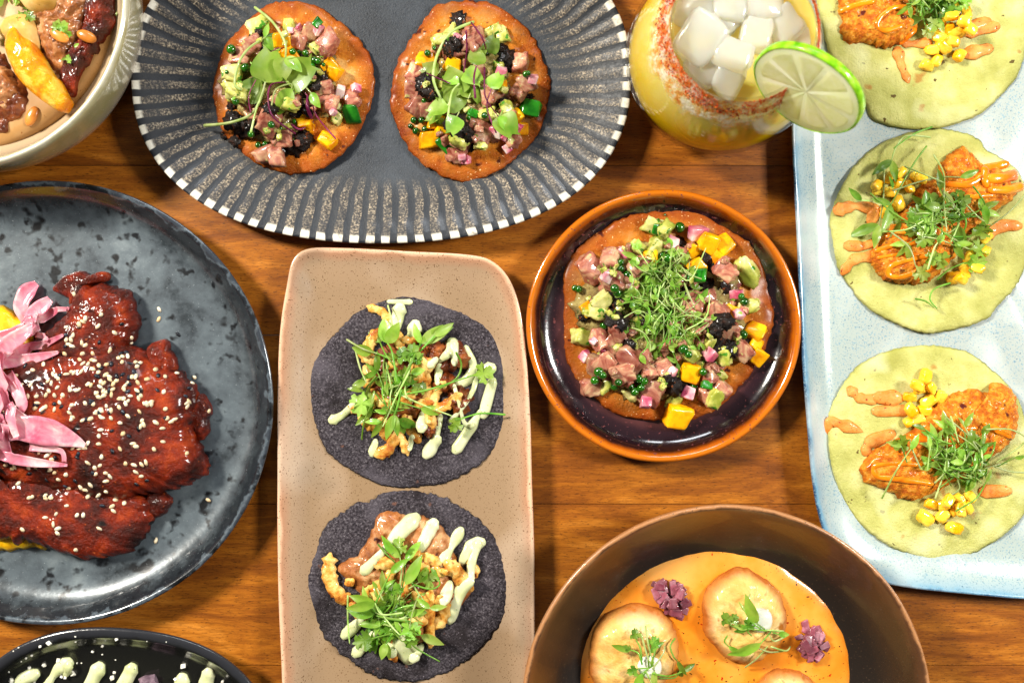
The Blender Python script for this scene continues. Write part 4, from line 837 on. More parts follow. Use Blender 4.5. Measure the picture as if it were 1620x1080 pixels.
def g3(r):
    for pts, lv in [([(350, 640), (400, 540), (460, 450)], [('lance', 70, 60, 0)]), ([(600, 320), (660, 370), (740, 440)], []), ([(620, 320), (640, 380), (650, 420)], []), ([(760, 370), (850, 370), (900, 400), (890, 440), (800, 500)], []), ([(910, 540), (850, 535), (790, 515)], []), ([(500, 520), (470, 450), (460, 410)], [('lobed', 80, 200, 0)]),
        ([(450, 500), (430, 440)], [('lance', 60, 160, 0)]), ([(580, 600), (650, 545)], []), ([(560, 640), (600, 520), (610, 400)], []), ([(530, 530), (540, 440)], [('lance', 50, 100, 0)]), ([(560, 400), (520, 370)], [('lance', 60, 160, 1)]), ([(640, 690), (720, 640), (760, 580)], [('lance', 60, 60, 0)]), ([(800, 520), (870, 480)], [('lance', 60, 0, 0)])]:
        SP(r, 'blue', K3, 2.511, pts, 1.3, None if R.random() < .7 else M_stemg, lv, 14)
    cluster(r, 'blue', *K3(665, 490), 50, 34, 34, 24, 62, ('lance', 'oval', 'lance'), (18, 30), (8, 24), None, .15, .9, 1.2)
green_taco('green tortilla taco nearest the bottom of the blue platter with corn along its lower side', K3, 2.511,
    [(520, 40), (620, 45), (720, 70), (800, 130), (870, 200), (930, 300), (955, 450), (955, 600), (940, 700), (870, 780), (790, 840), (700, 880), (600, 900), (500, 880), (400, 840), (300, 770), (230, 680), (180, 570), (155, 470), (150, 380), (160, 300), (210, 200), (290, 110), (400, 60)], (1470, 718),
    [[(285, 530), (320, 470), (400, 430), (470, 390), (520, 340), (600, 260), (680, 215), (760, 212), (805, 228), (812, 190), (880, 200), (920, 270), (920, 370), (890, 430), (800, 500), (650, 600), (560, 640), (480, 665), (380, 620), (300, 580)]], 13,
    [([(520, 515), (420, 510), (335, 520), (345, 560), (420, 570), (560, 590)], (20, 22, 28, 22)), ([(420, 440), (440, 470)], (20, 22)), ([(480, 400), (520, 410), (560, 420)], (28, 30)), ([(770, 350), (810, 370), (870, 400)], (18, 30, 34)), ([(700, 370), (740, 370)], (24, 24))],
    [([(242, 218), (275, 248), (345, 258)], (40, 36)), ([(350, 248), (440, 250)], (52, 50)), ([(345, 302), (450, 300)], (42, 46)), ([(152, 380), (165, 345), (220, 360), (285, 382)], (28, 50, 44, 14)), ([(300, 460), (320, 425), (400, 392)], (30, 44, 34)), ([(775, 620), (860, 618)], (48, 40))],
    [(530, 165, 1.3), (510, 215), (550, 210), (470, 245), (540, 262, 1.2), (590, 245, 1.1), (475, 295, 1.3), (530, 300, 1.1), (470, 340), (500, 330), (500, 200), (555, 670), (600, 670), (530, 725, 1.25), (600, 715, 1.25), (650, 690, 1.1), (695, 685), (665, 650), (645, 760, 1.3), (710, 640), (620, 655), (670, 690)], g3)
# ================================================================ RED SAUCED MEAT
K4 = Z(0, 430, 4); K5 = Z(0, 660, 4.5)
rice = blob('yellow_rice', [(-60, 560), (-50, 500), (-10, 484), (14, 488), (26, 500), (44, 500), (50, 520), (60, 620), (120, 780), (75, 866), (50, 866), (0, 872), (-60, 860)], 13, 22, M_rice, None, 30, 120, p=6, q=.5, amp=7, freq=.13, oct=3, jag=5, jf=.15, seed=21, dish='steak', base_at=20)
tag(rice, 'yellow rice peeping out beneath the red sauced meat', 'rice'); rice['kind'] = 'stuff'
mt_ = thing('braised_meat', 'thick slabs of meat under dark red sauce and sesame seeds on the grey plate', 'meat', W(150, 660, 14))
lumps = [
 ([K4(*q) for q in [(320, 100), (345, 60), (400, 20), (480, -10), (560, 15), (660, -10), (665, 50), (560, 90), (540, 170), (440, 240), (420, 170), (340, 135)]], 16, 26, 31, 5),
 ([K4(*q) for q in [(480, 130), (560, 70), (640, 70), (720, 95), (800, 130), (850, 200), (865, 280), (840, 440), (700, 700), (500, 700), (300, 600), (260, 500), (320, 340), (420, 240)]], 18, 46, 32, 6),
 ([K4(*q) for q in [(920, 480), (1040, 435), (1080, 520), (1110, 600), (1080, 700), (960, 700)]], 16, 30, 33, 5),
 ([K4(*q) for q in [(1230, 780), (1300, 800), (1320, 900), (1310, 1020), (1240, 1060), (1150, 950)]], 16, 22, 36, 5),
 ([(-80, 660), (-40, 745), (60, 745), (150, 760), (235, 790), (243, 815), (230, 840), (215, 866), (190, 880), (140, 885), (105, 880), (75, 868), (55, 860), (20, 855), (-40, 850), (-90, 800)], 18, 44, 34, 6),
 ([(240, 770), (268, 790), (262, 812), (240, 818), (225, 800)], 16, 22, 37, 4),
 ([K4(*q) for q in [(90, 580), (250, 540), (400, 470), (600, 440), (860, 460), (960, 540), (1140, 640), (1240, 740), (1250, 900), (1245, 1060)]] + [(320, 715), (325, 742), (300, 765), (270, 772), (235, 785), (150, 790), (60, 770), (0, 760), (-50, 700), (-20, 620)], 20, 60, 35, 7)]
for i, (o_, h0, hh, sd, am) in enumerate(lumps):
    big = len(o_) > 13
    blob('meat_piece', o_, h0, hh, M_mole, mt_, 60 if big else 26, 260 if big else 110, p=3.2, q=.42, amp=am * .6, freq=.024 if big else .05, oct=7, jag=9 if big else 5, jf=.05, ridge=7 if big else 5, low=5, lowf=.012, seed=sd, dish='steak', base_at=h0 + 15)
SES = ball('sesame_seed', 1, M_sesame, 1, 0, 1, (5.4, 3.3, 1.8)); BSES = ball('black_sesame_seed', 1, M_bsesame, 1, 0, 1, (5.2, 3.2, 1.7))
def seed_at(u, v, black):
    p, n = drop('steak', u, v)
    q = n.to_track_quat('Z', 'Y').to_matrix() @ Matrix.Rotation(R.uniform(0, 6.28), 3, 'Z')
    inst(BSES if black else SES, 'black_sesame_seed' if black else 'sesame_seed', mt_, p + n * .5, q, (R.uniform(.78, 1.15), R.uniform(.8, 1.15), 1))
for q in [(640, 270), (500, 332), (540, 296), (525, 315), (620, 344), (725, 385), (420, 350), (463, 400), (450, 430), (420, 430), (435, 458), (457, 470), (518, 450), (540, 464), (695, 497), (410, 518), (522, 517), (830, 450), (832, 418), (470, 142), (808, 533), (775, 535), (750, 545), (585, 557), (525, 580), (505, 555), (1008, 238), (1005, 300), (1230, 668), (1218, 703), (1322, 880), (1120, 640), (1185, 850)]: seed_at(*K4(*q), False)
for q in [(415, 400), (415, 470), (628, 445), (770, 330), (705, 583), (820, 578), (865, 580), (640, 608), (1127, 395)]: seed_at(*K4(*q), True)
for q in [(160, 797), (412, 790), (410, 823), (380, 760), (548, 695), (593, 695), (400, 687), (323, 712), (707, 790), (540, 942), (808, 665), (798, 632), (885, 610), (1483, 587), (1110, 875), (1330, 255), (475, 628), (325, 575), (230, 565)]: seed_at(*K5(*q), False)
k = 0
while k < 235:
    if R.random() < .72: u, v = R.gauss(160, 70), R.gauss(620, 38)
    else: u, v = R.gauss(120, 75), R.gauss(735, 34)
    if not (5 < u < 308 and 555 < v < 800) or v > 700 + (308 - u) * .9: continue
    seed_at(u, v, R.random() < .2); k += 1
# pickled onion
on = thing('pickled_onion_heap', 'tangle of pink pickled onion petals at the left edge, draped on the red meat', 'pickled onion', W(20, 600, 60))
def petal(pts, wd, th=2.2, lift=3.5, curl=.35):
    """a ribbon with a cupped section, tapering to both ends; pts in photo pixels with optional extra height"""
    P = cr([Vector((p_[0], p_[1], p_[2] if len(p_) > 2 else 0)) for p_ in pts], 6); L = len(P); Q = []
    for q in P:
        p, _ = drop('steak', q.x, q.y, 20); Q.append(p + Vector((0, 0, lift + q.z)))
    for _ in range(5): Q = [Q[0]] + [Vector((Q[i].x, Q[i].y, max(Q[i].z * .55 + .45 * (Q[i - 1].z + Q[i + 1].z) / 2, (Q[i - 1].z + Q[i + 1].z) / 2))) for i in range(1, L - 1)] + [Q[-1]]
    verts = []; faces = []; C = 6
    for i, q in enumerate(Q):
        d = (Q[min(i + 1, L - 1)] - Q[max(i - 1, 0)]).normalized(); sd = Vector((0, 0, 1)).cross(d).normalized(); up = d.cross(sd)
        t = i / (L - 1); ws = wd if not isinstance(wd, (list, tuple)) else wd[0] + (wd[-1] - wd[0]) * t if len(wd) == 2 else (cr([Vector((x, 0, 0)) for x in wd], 6)[min(int(t * 6 * (len(wd) - 1)), 6 * (len(wd) - 1))].x)
        ws *= .44 * (1 + .12 * noise.noise(Vector((i * .3, wd if not isinstance(wd, (list, tuple)) else wd[0], 0))))
        for s_ in (0, 1):
            for c in range(C + 1):
                x = (c / C * 2 - 1); verts.append(q + sd * ws * x + up * (ws * curl * x * x - s_ * th * (1 - .6 * x * x)))
    W_ = 2 * (C + 1)
    for i in range(L - 1):
        a, b = i * W_, (i + 1) * W_
        for c in range(C):
            faces.append((a + c, b + c, b + c + 1, a + c + 1)); faces.append((a + C + 2 + c, b + C + 2 + c, b + C + 1 + c, a + C + 1 + c))
        faces.append((a, a + C + 1, b + C + 1, b)); faces.append((a + C, b + C, b + 2 * C + 1, a + 2 * C + 1))
    for a in (0, (L - 1) * W_): faces.append(tuple(a + c for c in range(C + 1)) + tuple(a + 2 * C + 1 - c for c in range(C + 1)))
    return make('onion_petal', verts, faces, M_onion, on, dish='steak')
petal([(66, 508, 8), (50, 502, 12), (42, 484, 12), (50, 462, 8), (62, 449, 4)], [14, 24, 26, 30, 12])
petal([(44, 520, 4), (56, 500, 8), (72, 486, 10), (84, 474, 6)], [16, 22, 26, 14])
petal([(50, 516, 10), (58, 506, 12), (68, 502, 10)], [18, 16, 10])
petal([(110, 488, 2), (80, 497), (45, 520), (0, 535), (-40, 550)], [6, 18, 22, 22, 20])
petal([(102, 530, 2), (70, 545, 2), (30, 556, 3), (-30, 560)], [5, 14, 24, 26])
petal([(76, 538, 2), (66, 526, 6), (48, 528, 7), (30, 540, 4)], [8, 12, 12, 10])
petal([(60, 512, 6), (40, 530, 9), (14, 552, 8), (-20, 580)], [10, 26, 30, 24])
petal([(94, 557, 2), (60, 566, 2), (20, 572, 4), (-30, 574, 4)], [6, 18, 22, 24])
petal([(2, 560, 8), (6, 590, 8), (24, 612, 6), (34, 626)], [24, 20, 16, 6])
petal([(-10, 560, 10), (8, 610, 10), (18, 640, 10), (50, 666, 4), (62, 672)], [34, 26, 20, 12, 5])
petal([(20, 590, 5), (34, 620, 5), (40, 640, 4), (36, 652, 2)], [14, 22, 18, 8])
petal([(-20, 600, 12), (2, 650, 12), (14, 700, 9), (20, 724, 5)], [34, 30, 20, 14])
petal([(10, 682, 7), (40, 676, 7), (80, 682, 6), (112, 692, 4), (136, 704)], [32, 42, 48, 30, 8], curl=.2)
petal([(-20, 716, 5), (20, 722, 6), (60, 730, 5), (108, 735)], [10, 18, 16, 5])
petal([(104, 730, 1), (103, 716, 3), (92, 710, 3), (50, 706, 3)], [8, 8, 10, 14])
petal([(-30, 640, 8), (-8, 690, 10), (-4, 720, 8)], [30, 30, 22])
petal([(26, 640, 3), (22, 660, 5), (30, 690, 3)], [14, 16, 10])

# ================================================================ BLACK DISH
K6 = Z(0, 980, 3.857)
for pts, wd, lb in [([(205, 330), (150, 355), (110, 400), (80, 450)], (88, 90, 70, 60), 'leftmost crema dollop in the black oval dish'), ([(410, 265), (360, 300), (320, 350), (290, 400)], (100, 76, 40, 60), 'forked crema dollop with cheese crumbs beside it in the black oval dish'),
    ([(605, 295), (575, 350), (540, 430)], (94, 84, 90), 'straight crema dollop third from the left in the black oval dish'), ([(805, 300), (780, 350), (740, 430)], (90, 86, 96), 'crema dollop immediately left of the purple chip crumb'),
    ([(1115, 365), (1105, 430)], (92, 86), 'short round crema dollop barely entering the bottom edge, right of the purple chip'), ([(1275, 325), (1260, 380), (1240, 450)], (88, 90, 90), 'rightmost crema dollop against the wall of the black oval dish')]:
    o = drizzle(None, 'black', K6, pts, wd, M_crema, 'crema_dollop', f=3.857, flat=.55)
    tag(o, lb, 'crema', 'crema dollops in the black dish')
o = drizzle(None, 'black', K6, [(420, 280), (405, 330)], (60, 40), M_crema, 'crema_dollop', f=3.857, flat=.5); tag(o, 'small tail of crema between two cheese crumbs under the forked dollop', 'crema', 'crema dollops in the black dish')
CRB = [chunk('cheese_crumb', 5, 4, 3.5, M_cheese, 130 + i, .15, .1, 0) for i in range(3)]
crumbs = [(300, 140, 1.4), (245, 162, .8), (195, 215, .7), (160, 233, .7), (360, 245, 1.2), (273, 275, 1.1), (462, 132, .5), (460, 102, .5), (712, 118, 1), (626, 160, .8), (566, 192, .7), (1118, 280, 1.6), (685, 353, 1.3), (700, 320, .8), (705, 243, .4), (180, 290, .9), (72, 370, 1.4), (445, 325, 1.6), (378, 345, 1), (400, 350, .8), (115, 168, .5), (82, 190, .4), (130, 253, .4), (55, 316, .5), (625, 210, .4), (470, 263, .4), (1070, 360, 1), (1360, 375, .9), (210, 378, .8), (498, 262, .4), (897, 130, .3), (1015, 134, .3)]
cr_root = thing('crumbled_cheese', 'scattered white cheese crumbs over the black oval dish', 'cheese', W(150, 1050, 16))
for x, y, s_ in crumbs: put(CRB, 'crumb', cr_root, 'black', *K6(x, y), s_, lift=.3, size=4, hard=False)
CH = chunk('chip_crumb', 26, 18, 14, M_chip, 140, .12, .2, 2)
o = put(CH, 'chip_crumb', None, 'black', 236, 1076, 1.0, lift=.4, rz=.2, tilt=.1); tag(o, 'purple corn chip crumb in the black dish, at the bottom edge', 'chip')

# ================================================================ BROWN BOWL
K7 = Z(820, 780, 3.6); K8 = Z(1150, 780, 3.447)
so = [K7(*q) for q in [(335, 1080), (340, 1000), (350, 900), (400, 760), (480, 640), (600, 510), (720, 420), (850, 360), (1000, 315), (1150, 305), (1260, 320)]] + [K8(*q) for q in [(200, 330), (300, 370), (400, 440), (500, 520), (580, 610), (610, 680), (655, 750), (680, 850), (685, 940), (690, 1040)]] + [(1340, 1160), (1290, 1270), (1180, 1320), (1060, 1300), (960, 1240), (915, 1160)]
blob('sauce', so, 19, 12, M_queso, tag(thing('orange_sauce', 'pool of smooth orange chilli sauce in the brown bowl', 'sauce', W(1130, 1080, 19)), 'pool of smooth orange chilli sauce in the brown bowl', 'sauce'), 30, 200, p=9, q=.6, amp=.8, freq=.02, jag=3, jf=.03, seed=41, dish='brown', base_at=28)
CD = {}
for lb, o_, sd, cr_at in [('golden fritter at the left of the orange sauce with upright sprouts', [K7(*q) for q in [(430, 800), (480, 730), (560, 680), (640, 645), (740, 650), (820, 680), (880, 740), (910, 820), (930, 920), (905, 1010), (850, 1090), (770, 1160), (620, 1190), (490, 1150), (430, 1090), (408, 990), (415, 880)]], 51, K7(745, 985)),
    ('golden fritter between the two heaps of diced red onion', [K7(*q) for q in [(1060, 620), (1090, 550), (1150, 490), (1240, 440), (1310, 436), (1400, 490), (1490, 560), (1540, 650), (1540, 780), (1500, 880), (1400, 960), (1300, 990), (1200, 960), (1130, 890), (1070, 800)]], 52, K7(1375, 725)),
    ('browned fritter just showing above the bottom edge', [(1200, 1100), (1212, 1075), (1232, 1063), (1262, 1064), (1290, 1080), (1300, 1110), (1290, 1160), (1250, 1180), (1205, 1160)], 53, None)]:
    cu = sum(q[0] for q in o_) / len(o_); cv = sum(q[1] for q in o_) / len(o_)
    f_ = thing('fritter', lb, 'fritter', W(cu, cv, 28), 'fritters in the orange sauce')
    blob('batter_crust', o_, 26, 40, M_fritter, f_, 34, 150, p=3.0, q=.48, amp=1.6, freq=.06, oct=5, jag=2.5, jf=.06, low=6, lowf=.035, seed=sd, dish='brown', base_at=50)
    if cr_at:
        c_ = [(cr_at[0] + 21 * math.cos(i * .785) * (1 + .1 * math.sin(i * 2)), cr_at[1] + 20 * math.sin(i * .785)) for i in range(8)]
        p, _ = drop('brown', *cr_at)
        blob('crema_dot', c_, p.z - 3, 11, M_white, f_, 10, 40, p=2.4, q=.5, seed=sd, dish='brown', base_at=p.z)
    CD[sd] = f_
for pts, lv in [([(720, 750), (735, 850), (760, 940)], []), ([(695, 790), (725, 900), (750, 960)], []), ([(785, 850), (765, 920), (750, 980)], [('lance', 60, 80, 0)]), ([(740, 980), (735, 930), (750, 900)], [('lance', 100, 60, 1)]), ([(760, 985), (820, 900), (830, 860)], []), ([(700, 960), (680, 900), (640, 880)], [('lance', 110, 170, 1), ('lobed', 50, 150, 1)]),
    ([(700, 940), (690, 870), (670, 830)], [('lobed', 70, 100, 1)]), ([(745, 900), (755, 870)], [('lobed', 70, 70, 1), ('lance', 80, 20, 1)]), ([(885, 815), (860, 860), (880, 920), (900, 940)], [('lance', 90, -60, 1)]), ([(760, 1010), (850, 1030), (930, 1000)], [('lance', 90, 25, 1)]), ([(800, 1040), (880, 1020), (920, 985)], [('lobed', 50, -90, 1)]),
    ([(745, 980), (700, 1010)], [('lance', 130, 250, 0)]), ([(720, 1000), (700, 1040)], [('lance', 120, 265, 0)]), ([(760, 960), (770, 1000)], [('lance', 100, 270, 0)]), ([(740, 985), (680, 985)], [('lobed', 70, 200, 1)]), ([(720, 1000), (760, 1080)], [])]:
    SP(CD[51], 'brown', K7, 3.6, pts, 1.3, None if not lv else M_stemg, lv, 8)
for pts, lv in [([(1310, 565), (1295, 600), (1290, 640)], []), ([(1370, 760), (1320, 720), (1280, 660)], [('lance', 60, 120, 0)]), ([(1390, 760), (1350, 730)], [('lance', 180, 115, 0)]), ([(1400, 770), (1300, 760)], [('lance', 90, 170, 0), ('lance', 80, 200, 1)]), ([(1240, 760), (1200, 740)], [('lobed', 80, 120, 1), ('lobed', 70, 60, 1)]),
    ([(1500, 775), (1430, 770), (1340, 765)], []), ([(1512, 800), (1450, 830), (1420, 800)], []), ([(1500, 885), (1420, 890), (1360, 870)], []), ([(1285, 980), (1350, 930), (1410, 860)], []), ([(1430, 780), (1370, 840)], [('lance', 190, 205, 0)]), ([(1180, 800), (1165, 830), (1190, 860)], [('lance', 90, -30, 1)]), ([(1440, 780), (1470, 790)], [('oval', 60, 0, 1)]),
    ([(1320, 800), (1300, 780)], [('lobed', 80, 90, 1)]), ([(1430, 860), (1500, 870), (1540, 860)], [])]:
    SP(CD[52], 'brown', K7, 3.6, pts, 1.3, None if not lv else M_stemg, lv, 8)
SP(CD[53], 'brown', K8, 3.447, [(275, 1000), (300, 1030), (320, 1060)], 1.2, None, [], 8)
def dice_heap(lb, T, pts, n, f, mats):
    c = T(*pts[0]); r = thing('diced_onion_heap', lb, 'diced onion', W(c[0], c[1], 28), 'diced red onion heaps')
    xs = [T(*q) for q in pts]
    cx = sum(q[0] for q in xs) / len(xs); cy = sum(q[1] for q in xs) / len(xs)
    for i in range(n):
        j = R.randrange(len(xs)); k_ = R.random() ** .5; a = xs[j]; b = xs[(j + 1) % len(xs)]; t = R.random()
        u = cx + ((a[0] * (1 - t) + b[0] * t) - cx) * k_ * .9; v = cy + ((a[1] * (1 - t) + b[1] * t) - cy) * k_ * .9
        put(RDICE, 'onion_dice', r, 'brown', u, v, R.uniform(.75, 1.15), lift=.2, tilt=.28, size=6)
dice_heap('diced red onion heap nearer the orange sauce centre, left of the middle fritter', K7, [(770, 510), (830, 500), (900, 490), (960, 540), (985, 590), (960, 660), (930, 715), (880, 690), (830, 650), (770, 600)], 46, 3.6, RDICE)
dice_heap('darker diced red onion heap beside the right rim of the orange sauce', K8, [(380, 770), (410, 700), (450, 695), (500, 750), (545, 820), (530, 890), (500, 920), (430, 890), (395, 840)], 42, 3.447, RDICE)

# ================================================================ CREAM BOWL
K9 = Z(0, 0, 4.909)
br = blob('broth', sel(-70, -4, 252, 250, N=40), 50, 22, M_broth, None, 16, 150, p=30, q=.5, amp=.3, freq=.02, seed=61, dish='cream', base_at=74)
tag(br, 'pale creamy broth filling the cream stoneware bowl', 'broth')
me_ = thing('braised_meat', 'glossy dark braised meat lying in the pale broth of the top left bowl', 'meat', W(90, 60, 70))
for o_, sd, hh, mm in [([(860, -200), (870, 0), (860, 180), (800, 300), (700, 450), (600, 600), (560, 750), (480, 700), (440, 600), (470, 500), (580, 400), (620, 250), (640, 100), (700, -200)], 62, 22, M_mole), ([(520, -200), (720, -100), (700, 60), (640, 240), (590, 420), (470, 560), (350, 480), (280, 300), (250, 100), (400, 0)], 63, 26, M_pork), ([(-200, 300), (0, 400), (60, 520), (180, 660), (200, 800), (150, 900), (60, 950), (0, 1030), (-250, 1000)], 64, 20, M_brownmeat), ([(-200, 380), (-40, 460), (60, 540), (160, 680), (110, 800), (30, 880), (-100, 920), (-250, 800)], 65, 30, M_pork)]:
    blob('meat_piece', [K9(*q) for q in o_], 68, hh, mm, me_, 30, 130, p=2.6, q=.5, amp=5, freq=.07, oct=5, jag=5, jf=.1, ridge=6, seed=sd, dish='cream', base_at=80)
for lb, o_, hh, sd in [('golden potato cut by the top edge above the orange segment', [(130, -60), (150, 20), (220, 80), (330, 110), (420, 90), (480, 40), (510, -60), (330, -200)], 34, 71), ('golden potato half hidden behind the orange segment', [(0, 130), (100, 90), (200, 100), (260, 180), (285, 280), (280, 380), (180, 400), (60, 330), (-40, 240)], 24, 72)]:
    o = blob('potato', [K9(*q) for q in o_], 74, hh, M_potato, None, 18, 80, p=2.2, q=.55, amp=.8, freq=.04, seed=sd, dish='cream', base_at=90)
    tag(o, lb, 'potato', 'potatoes in the broth')
og = [(60, 178), (100, 180), (150, 250), (230, 310), (270, 360), (330, 450), (400, 570), (450, 620), (520, 750), (540, 790), (510, 855), (470, 860), (400, 835), (300, 770), (200, 690), (110, 590), (50, 470), (10, 340), (25, 250)]
o = blob('orange_segment', [K9(*q) for q in og], 84, 26, M_orange, None, 24, 120, p=2.6, q=.45, amp=1.6, freq=.06, seed=73, dish='cream', base_at=100)
tag(o, 'bright peeled orange segment lying across the meat in the top left bowl', 'orange')
PS = ball('pumpkin_seed', 1, M_seed, 3, .04, 1.5, (16, 8.5, 4.5))
for (x, y, a_, lb) in [(677, 280, -25, 'orange toasted pumpkin seed on the dark meat ridge'), (470, 285, -30, 'pale pumpkin seed under chopped herbs'), (252, 905, 65, 'brown pumpkin seed floating in the broth below the orange segment')]:
    p, n = drop('cream', *K9(x, y)); q = n.to_track_quat('Z', 'Y').to_matrix() @ Matrix.Rotation(math.radians(a_), 3, 'Z')
    o = inst(PS, 'pumpkin_seed', None, p + n * 2.5, Matrix.Rotation(math.radians(a_), 3, 'Z'), (1, 1, 1), 'cream'); tag(o, lb, 'pumpkin seed', 'pumpkin seeds in the bowl')
hb = thing('herb_garnish', 'chopped green herbs and pale cress leaves scattered over the top left bowl', 'herbs', W(40, 30, 90))
for x, y, k_, L, an, dk in [(30, 50, 'heart', 170, 150, 0), (0, 230, 'heart', 120, 200, 0), (110, 40, 'lobed', 110, 40, 0), (150, 90, 'lobed', 120, -60, 1), (190, 70, 'lobed', 100, 10, 1), (210, 120, 'lobed', 90, -30, 0), (150, 130, 'blade', 90, 240, 0), (80, 30, 'blade', 90, 100, 0), (400, 215, 'lobed', 90, -10, 0), (440, 225, 'lobed', 100, 20, 0), (480, 235, 'lobed', 90, -30, 0), (430, 205, 'blade', 80, 15, 0), (585, 375, 'oval', 45, 40, 0), (480, 475, 'blade', 80, 20, 0), (510, 470, 'lobed', 70, 10, 0), (910, 130, 'oval', 30, 80, 0)]:
    p, n = drop('cream', *K9(x, y)); leaf(hb, 'cream', p + Vector((0, 0, 4)), math.radians(an), L / 4.909, k_, dk)
SPc = [([(145, -20), (150, 20)],)]
SP(hb, 'cream', K9, 4.909, [(140, -30), (150, 20), (140, 60)], 1.5, None, [], 6)

# ================================================================ THE DRINK
GX, GY = W(1179, 41, 250).x, W(1179, 41, 250).y
def lathe(name, prof, m, parent=None, n=96, cap=True):
    verts = []; faces = []
    for r, z in prof:
        for i in range(n): a = 2 * math.pi * i / n; verts.append(Vector((GX + r * math.cos(a), GY + r * math.sin(a), z)))
    for k in range(len(prof) - 1):
        for i in range(n): j = (i + 1) % n; faces.append((k * n + i, k * n + j, (k + 1) * n + j, (k + 1) * n + i))
    if cap:
        verts.append(Vector((GX, GY, prof[0][1]))); c = len(verts) - 1; faces += [((i + 1) % n, i, c) for i in range(n)]
        verts.append(Vector((GX, GY, prof[-1][1]))); c = len(verts) - 1; b = (len(prof) - 1) * n; faces += [(b + i, b + (i + 1) % n, c) for i in range(n)]
    return make(name, verts, faces, m, parent, origin=(GX, GY, 0))
def glass_mat():
    t = NT('clear_glass'); tr = t.n('ShaderNodeBsdfTransparent'); tr.inputs[0].default_value = (.96, .97, .95, 1)
    gl = t.n('ShaderNodeBsdfGlossy'); gl.inputs['Roughness'].default_value = .03
    lw = t.n('ShaderNodeLayerWeight'); lw.inputs[0].default_value = .5
    mx = t.n('ShaderNodeMixShader'); t.l(t.math('MULTIPLY_ADD', t.math('POWER', lw.outputs[1], 3.0), .4, .03), mx.inputs[0]); t.l(tr.outputs[0], mx.inputs[1]); t.l(gl.outputs[0], mx.inputs[2]); t.l(mx.outputs[0], t.out.inputs[0])
    return t.m
def drink_mat():
    t = NT('hazy_yellow_drink'); v = t.vec(False); sp = t.n('ShaderNodeSeparateXYZ'); t.l(v, sp.inputs[0])
    z = t.math('MULTIPLY_ADD', sp.outputs[2], 1 / (200 * S), t.math('MULTIPLY', t.math('SUBTRACT', t.noise(v, 40, 4), .5), .25))
    c = t.ramp(z, [(.05, 'f8c000'), (.4, 'fac808'), (.65, 'f6cc1c'), (.9, 'f0dc78')])
    t.l(c, t.p.inputs['Base Color']); t.p.inputs['Roughness'].default_value = .1
    t.p.inputs['Subsurface Weight'].default_value = 1.0; t.p.inputs['Subsurface Scale'].default_value = .012; t.p.inputs['Subsurface Radius'].default_value = (1, .85, .3); t.p.inputs['Specular IOR Level'].default_value = .2
    tr = t.n('ShaderNodeBsdfTranslucent'); t.l(c, tr.inputs[0]); mx = t.n('ShaderNodeMixShader'); mx.inputs[0].default_value = .12
    t.l(t.p.outputs[0], mx.inputs[1]); t.l(tr.outputs[0], mx.inputs[2]); t.l(mx.outputs[0], t.out.inputs[0])
    return t.m
GM = glass_mat()
gl = thing('tumbler_glass', 'rounded stemless glass with a chilli salted rim on the bare table', 'glass', (GX, GY, 0))
wallr = [(86, 1), (94, 4), (108, 20), (128, 45), (141, 72), (145, 100), (142, 130), (133, 160), (120, 190), (109, 215), (102, 238), (100, 248)]
lathe('glass_wall', wallr + [(98, 251), (96, 248), (98, 238), (105, 215), (116, 190), (129, 160), (138, 130), (141, 100), (137, 72), (124, 46), (104, 23), (90, 12)], GM, gl)
dr = lathe('margarita', [(86, 14), (100, 22), (121, 46), (135, 72), (139.5, 100), (136.5, 130), (127.5, 160), (114.5, 188), (113, 190)], drink_mat())
tag(dr, 'hazy yellow iced margarita filling the rounded glass', 'drink')
def wall_r(z):
    for (r0, z0), (r1, z1) in zip(wallr[:-1], wallr[1:]):
        if z0 <= z <= z1: return r0 + (r1 - r0) * (z - z0) / (z1 - z0)
    return 100
M_flake = food('chilli_flake', [(.3, 'a01804'), (.6, 'e05a12'), (.8, 'f08a20')], 500, 3, .5, .3); M_flaked = food('dark_chilli_flake', [(.3, '5a0c04'), (.7, '8a1a08')], 400, 2, .5)
M_salt = food('salt_crust', [(.3, 'dccdb8'), (.7, 'f4efe2')], 300, 4, .5, .6, 900, sss=.2)
def flakes(name, m, n, z0, z1, s0, s1, thr, sd):
    verts = []; faces = []; rr_ = random.Random(sd)
    k = 0
    while k < n:
        a = rr_.uniform(0, 6.283); z = rr_.uniform(z0, z1) ; nv = noise.noise(Vector((math.cos(a) * 3, math.sin(a) * 3, z * .03 + sd)))
        zc = 216 + 12 * math.sin(a * 2 + .6)
        if nv < thr - .9 * max(0, 1 - abs(z - zc) / 20): continue
        r = wall_r(z) + .5; s_ = rr_.uniform(s0, s1); c = Vector((GX + r * math.cos(a), GY + r * math.sin(a), z))
        b = len(verts)
        for _ in range(4): verts.append(c + Vector((rr_.uniform(-s_, s_), rr_.uniform(-s_, s_), rr_.uniform(-s_, s_))))
        faces += [(b, b + 1, b + 2), (b, b + 2, b + 3), (b, b + 3, b + 1), (b + 1, b + 3, b + 2)]; k += 1
    return make(name, verts, faces, m, gl, smooth=False, kind='stuff')
flakes('chilli_flakes', M_flake, 8500, 208, 247, .6, 1.8, .0, 3)
flakes('dark_chilli_flakes', M_flaked, 500, 198, 240, 1.0, 2.6, .3, 8)
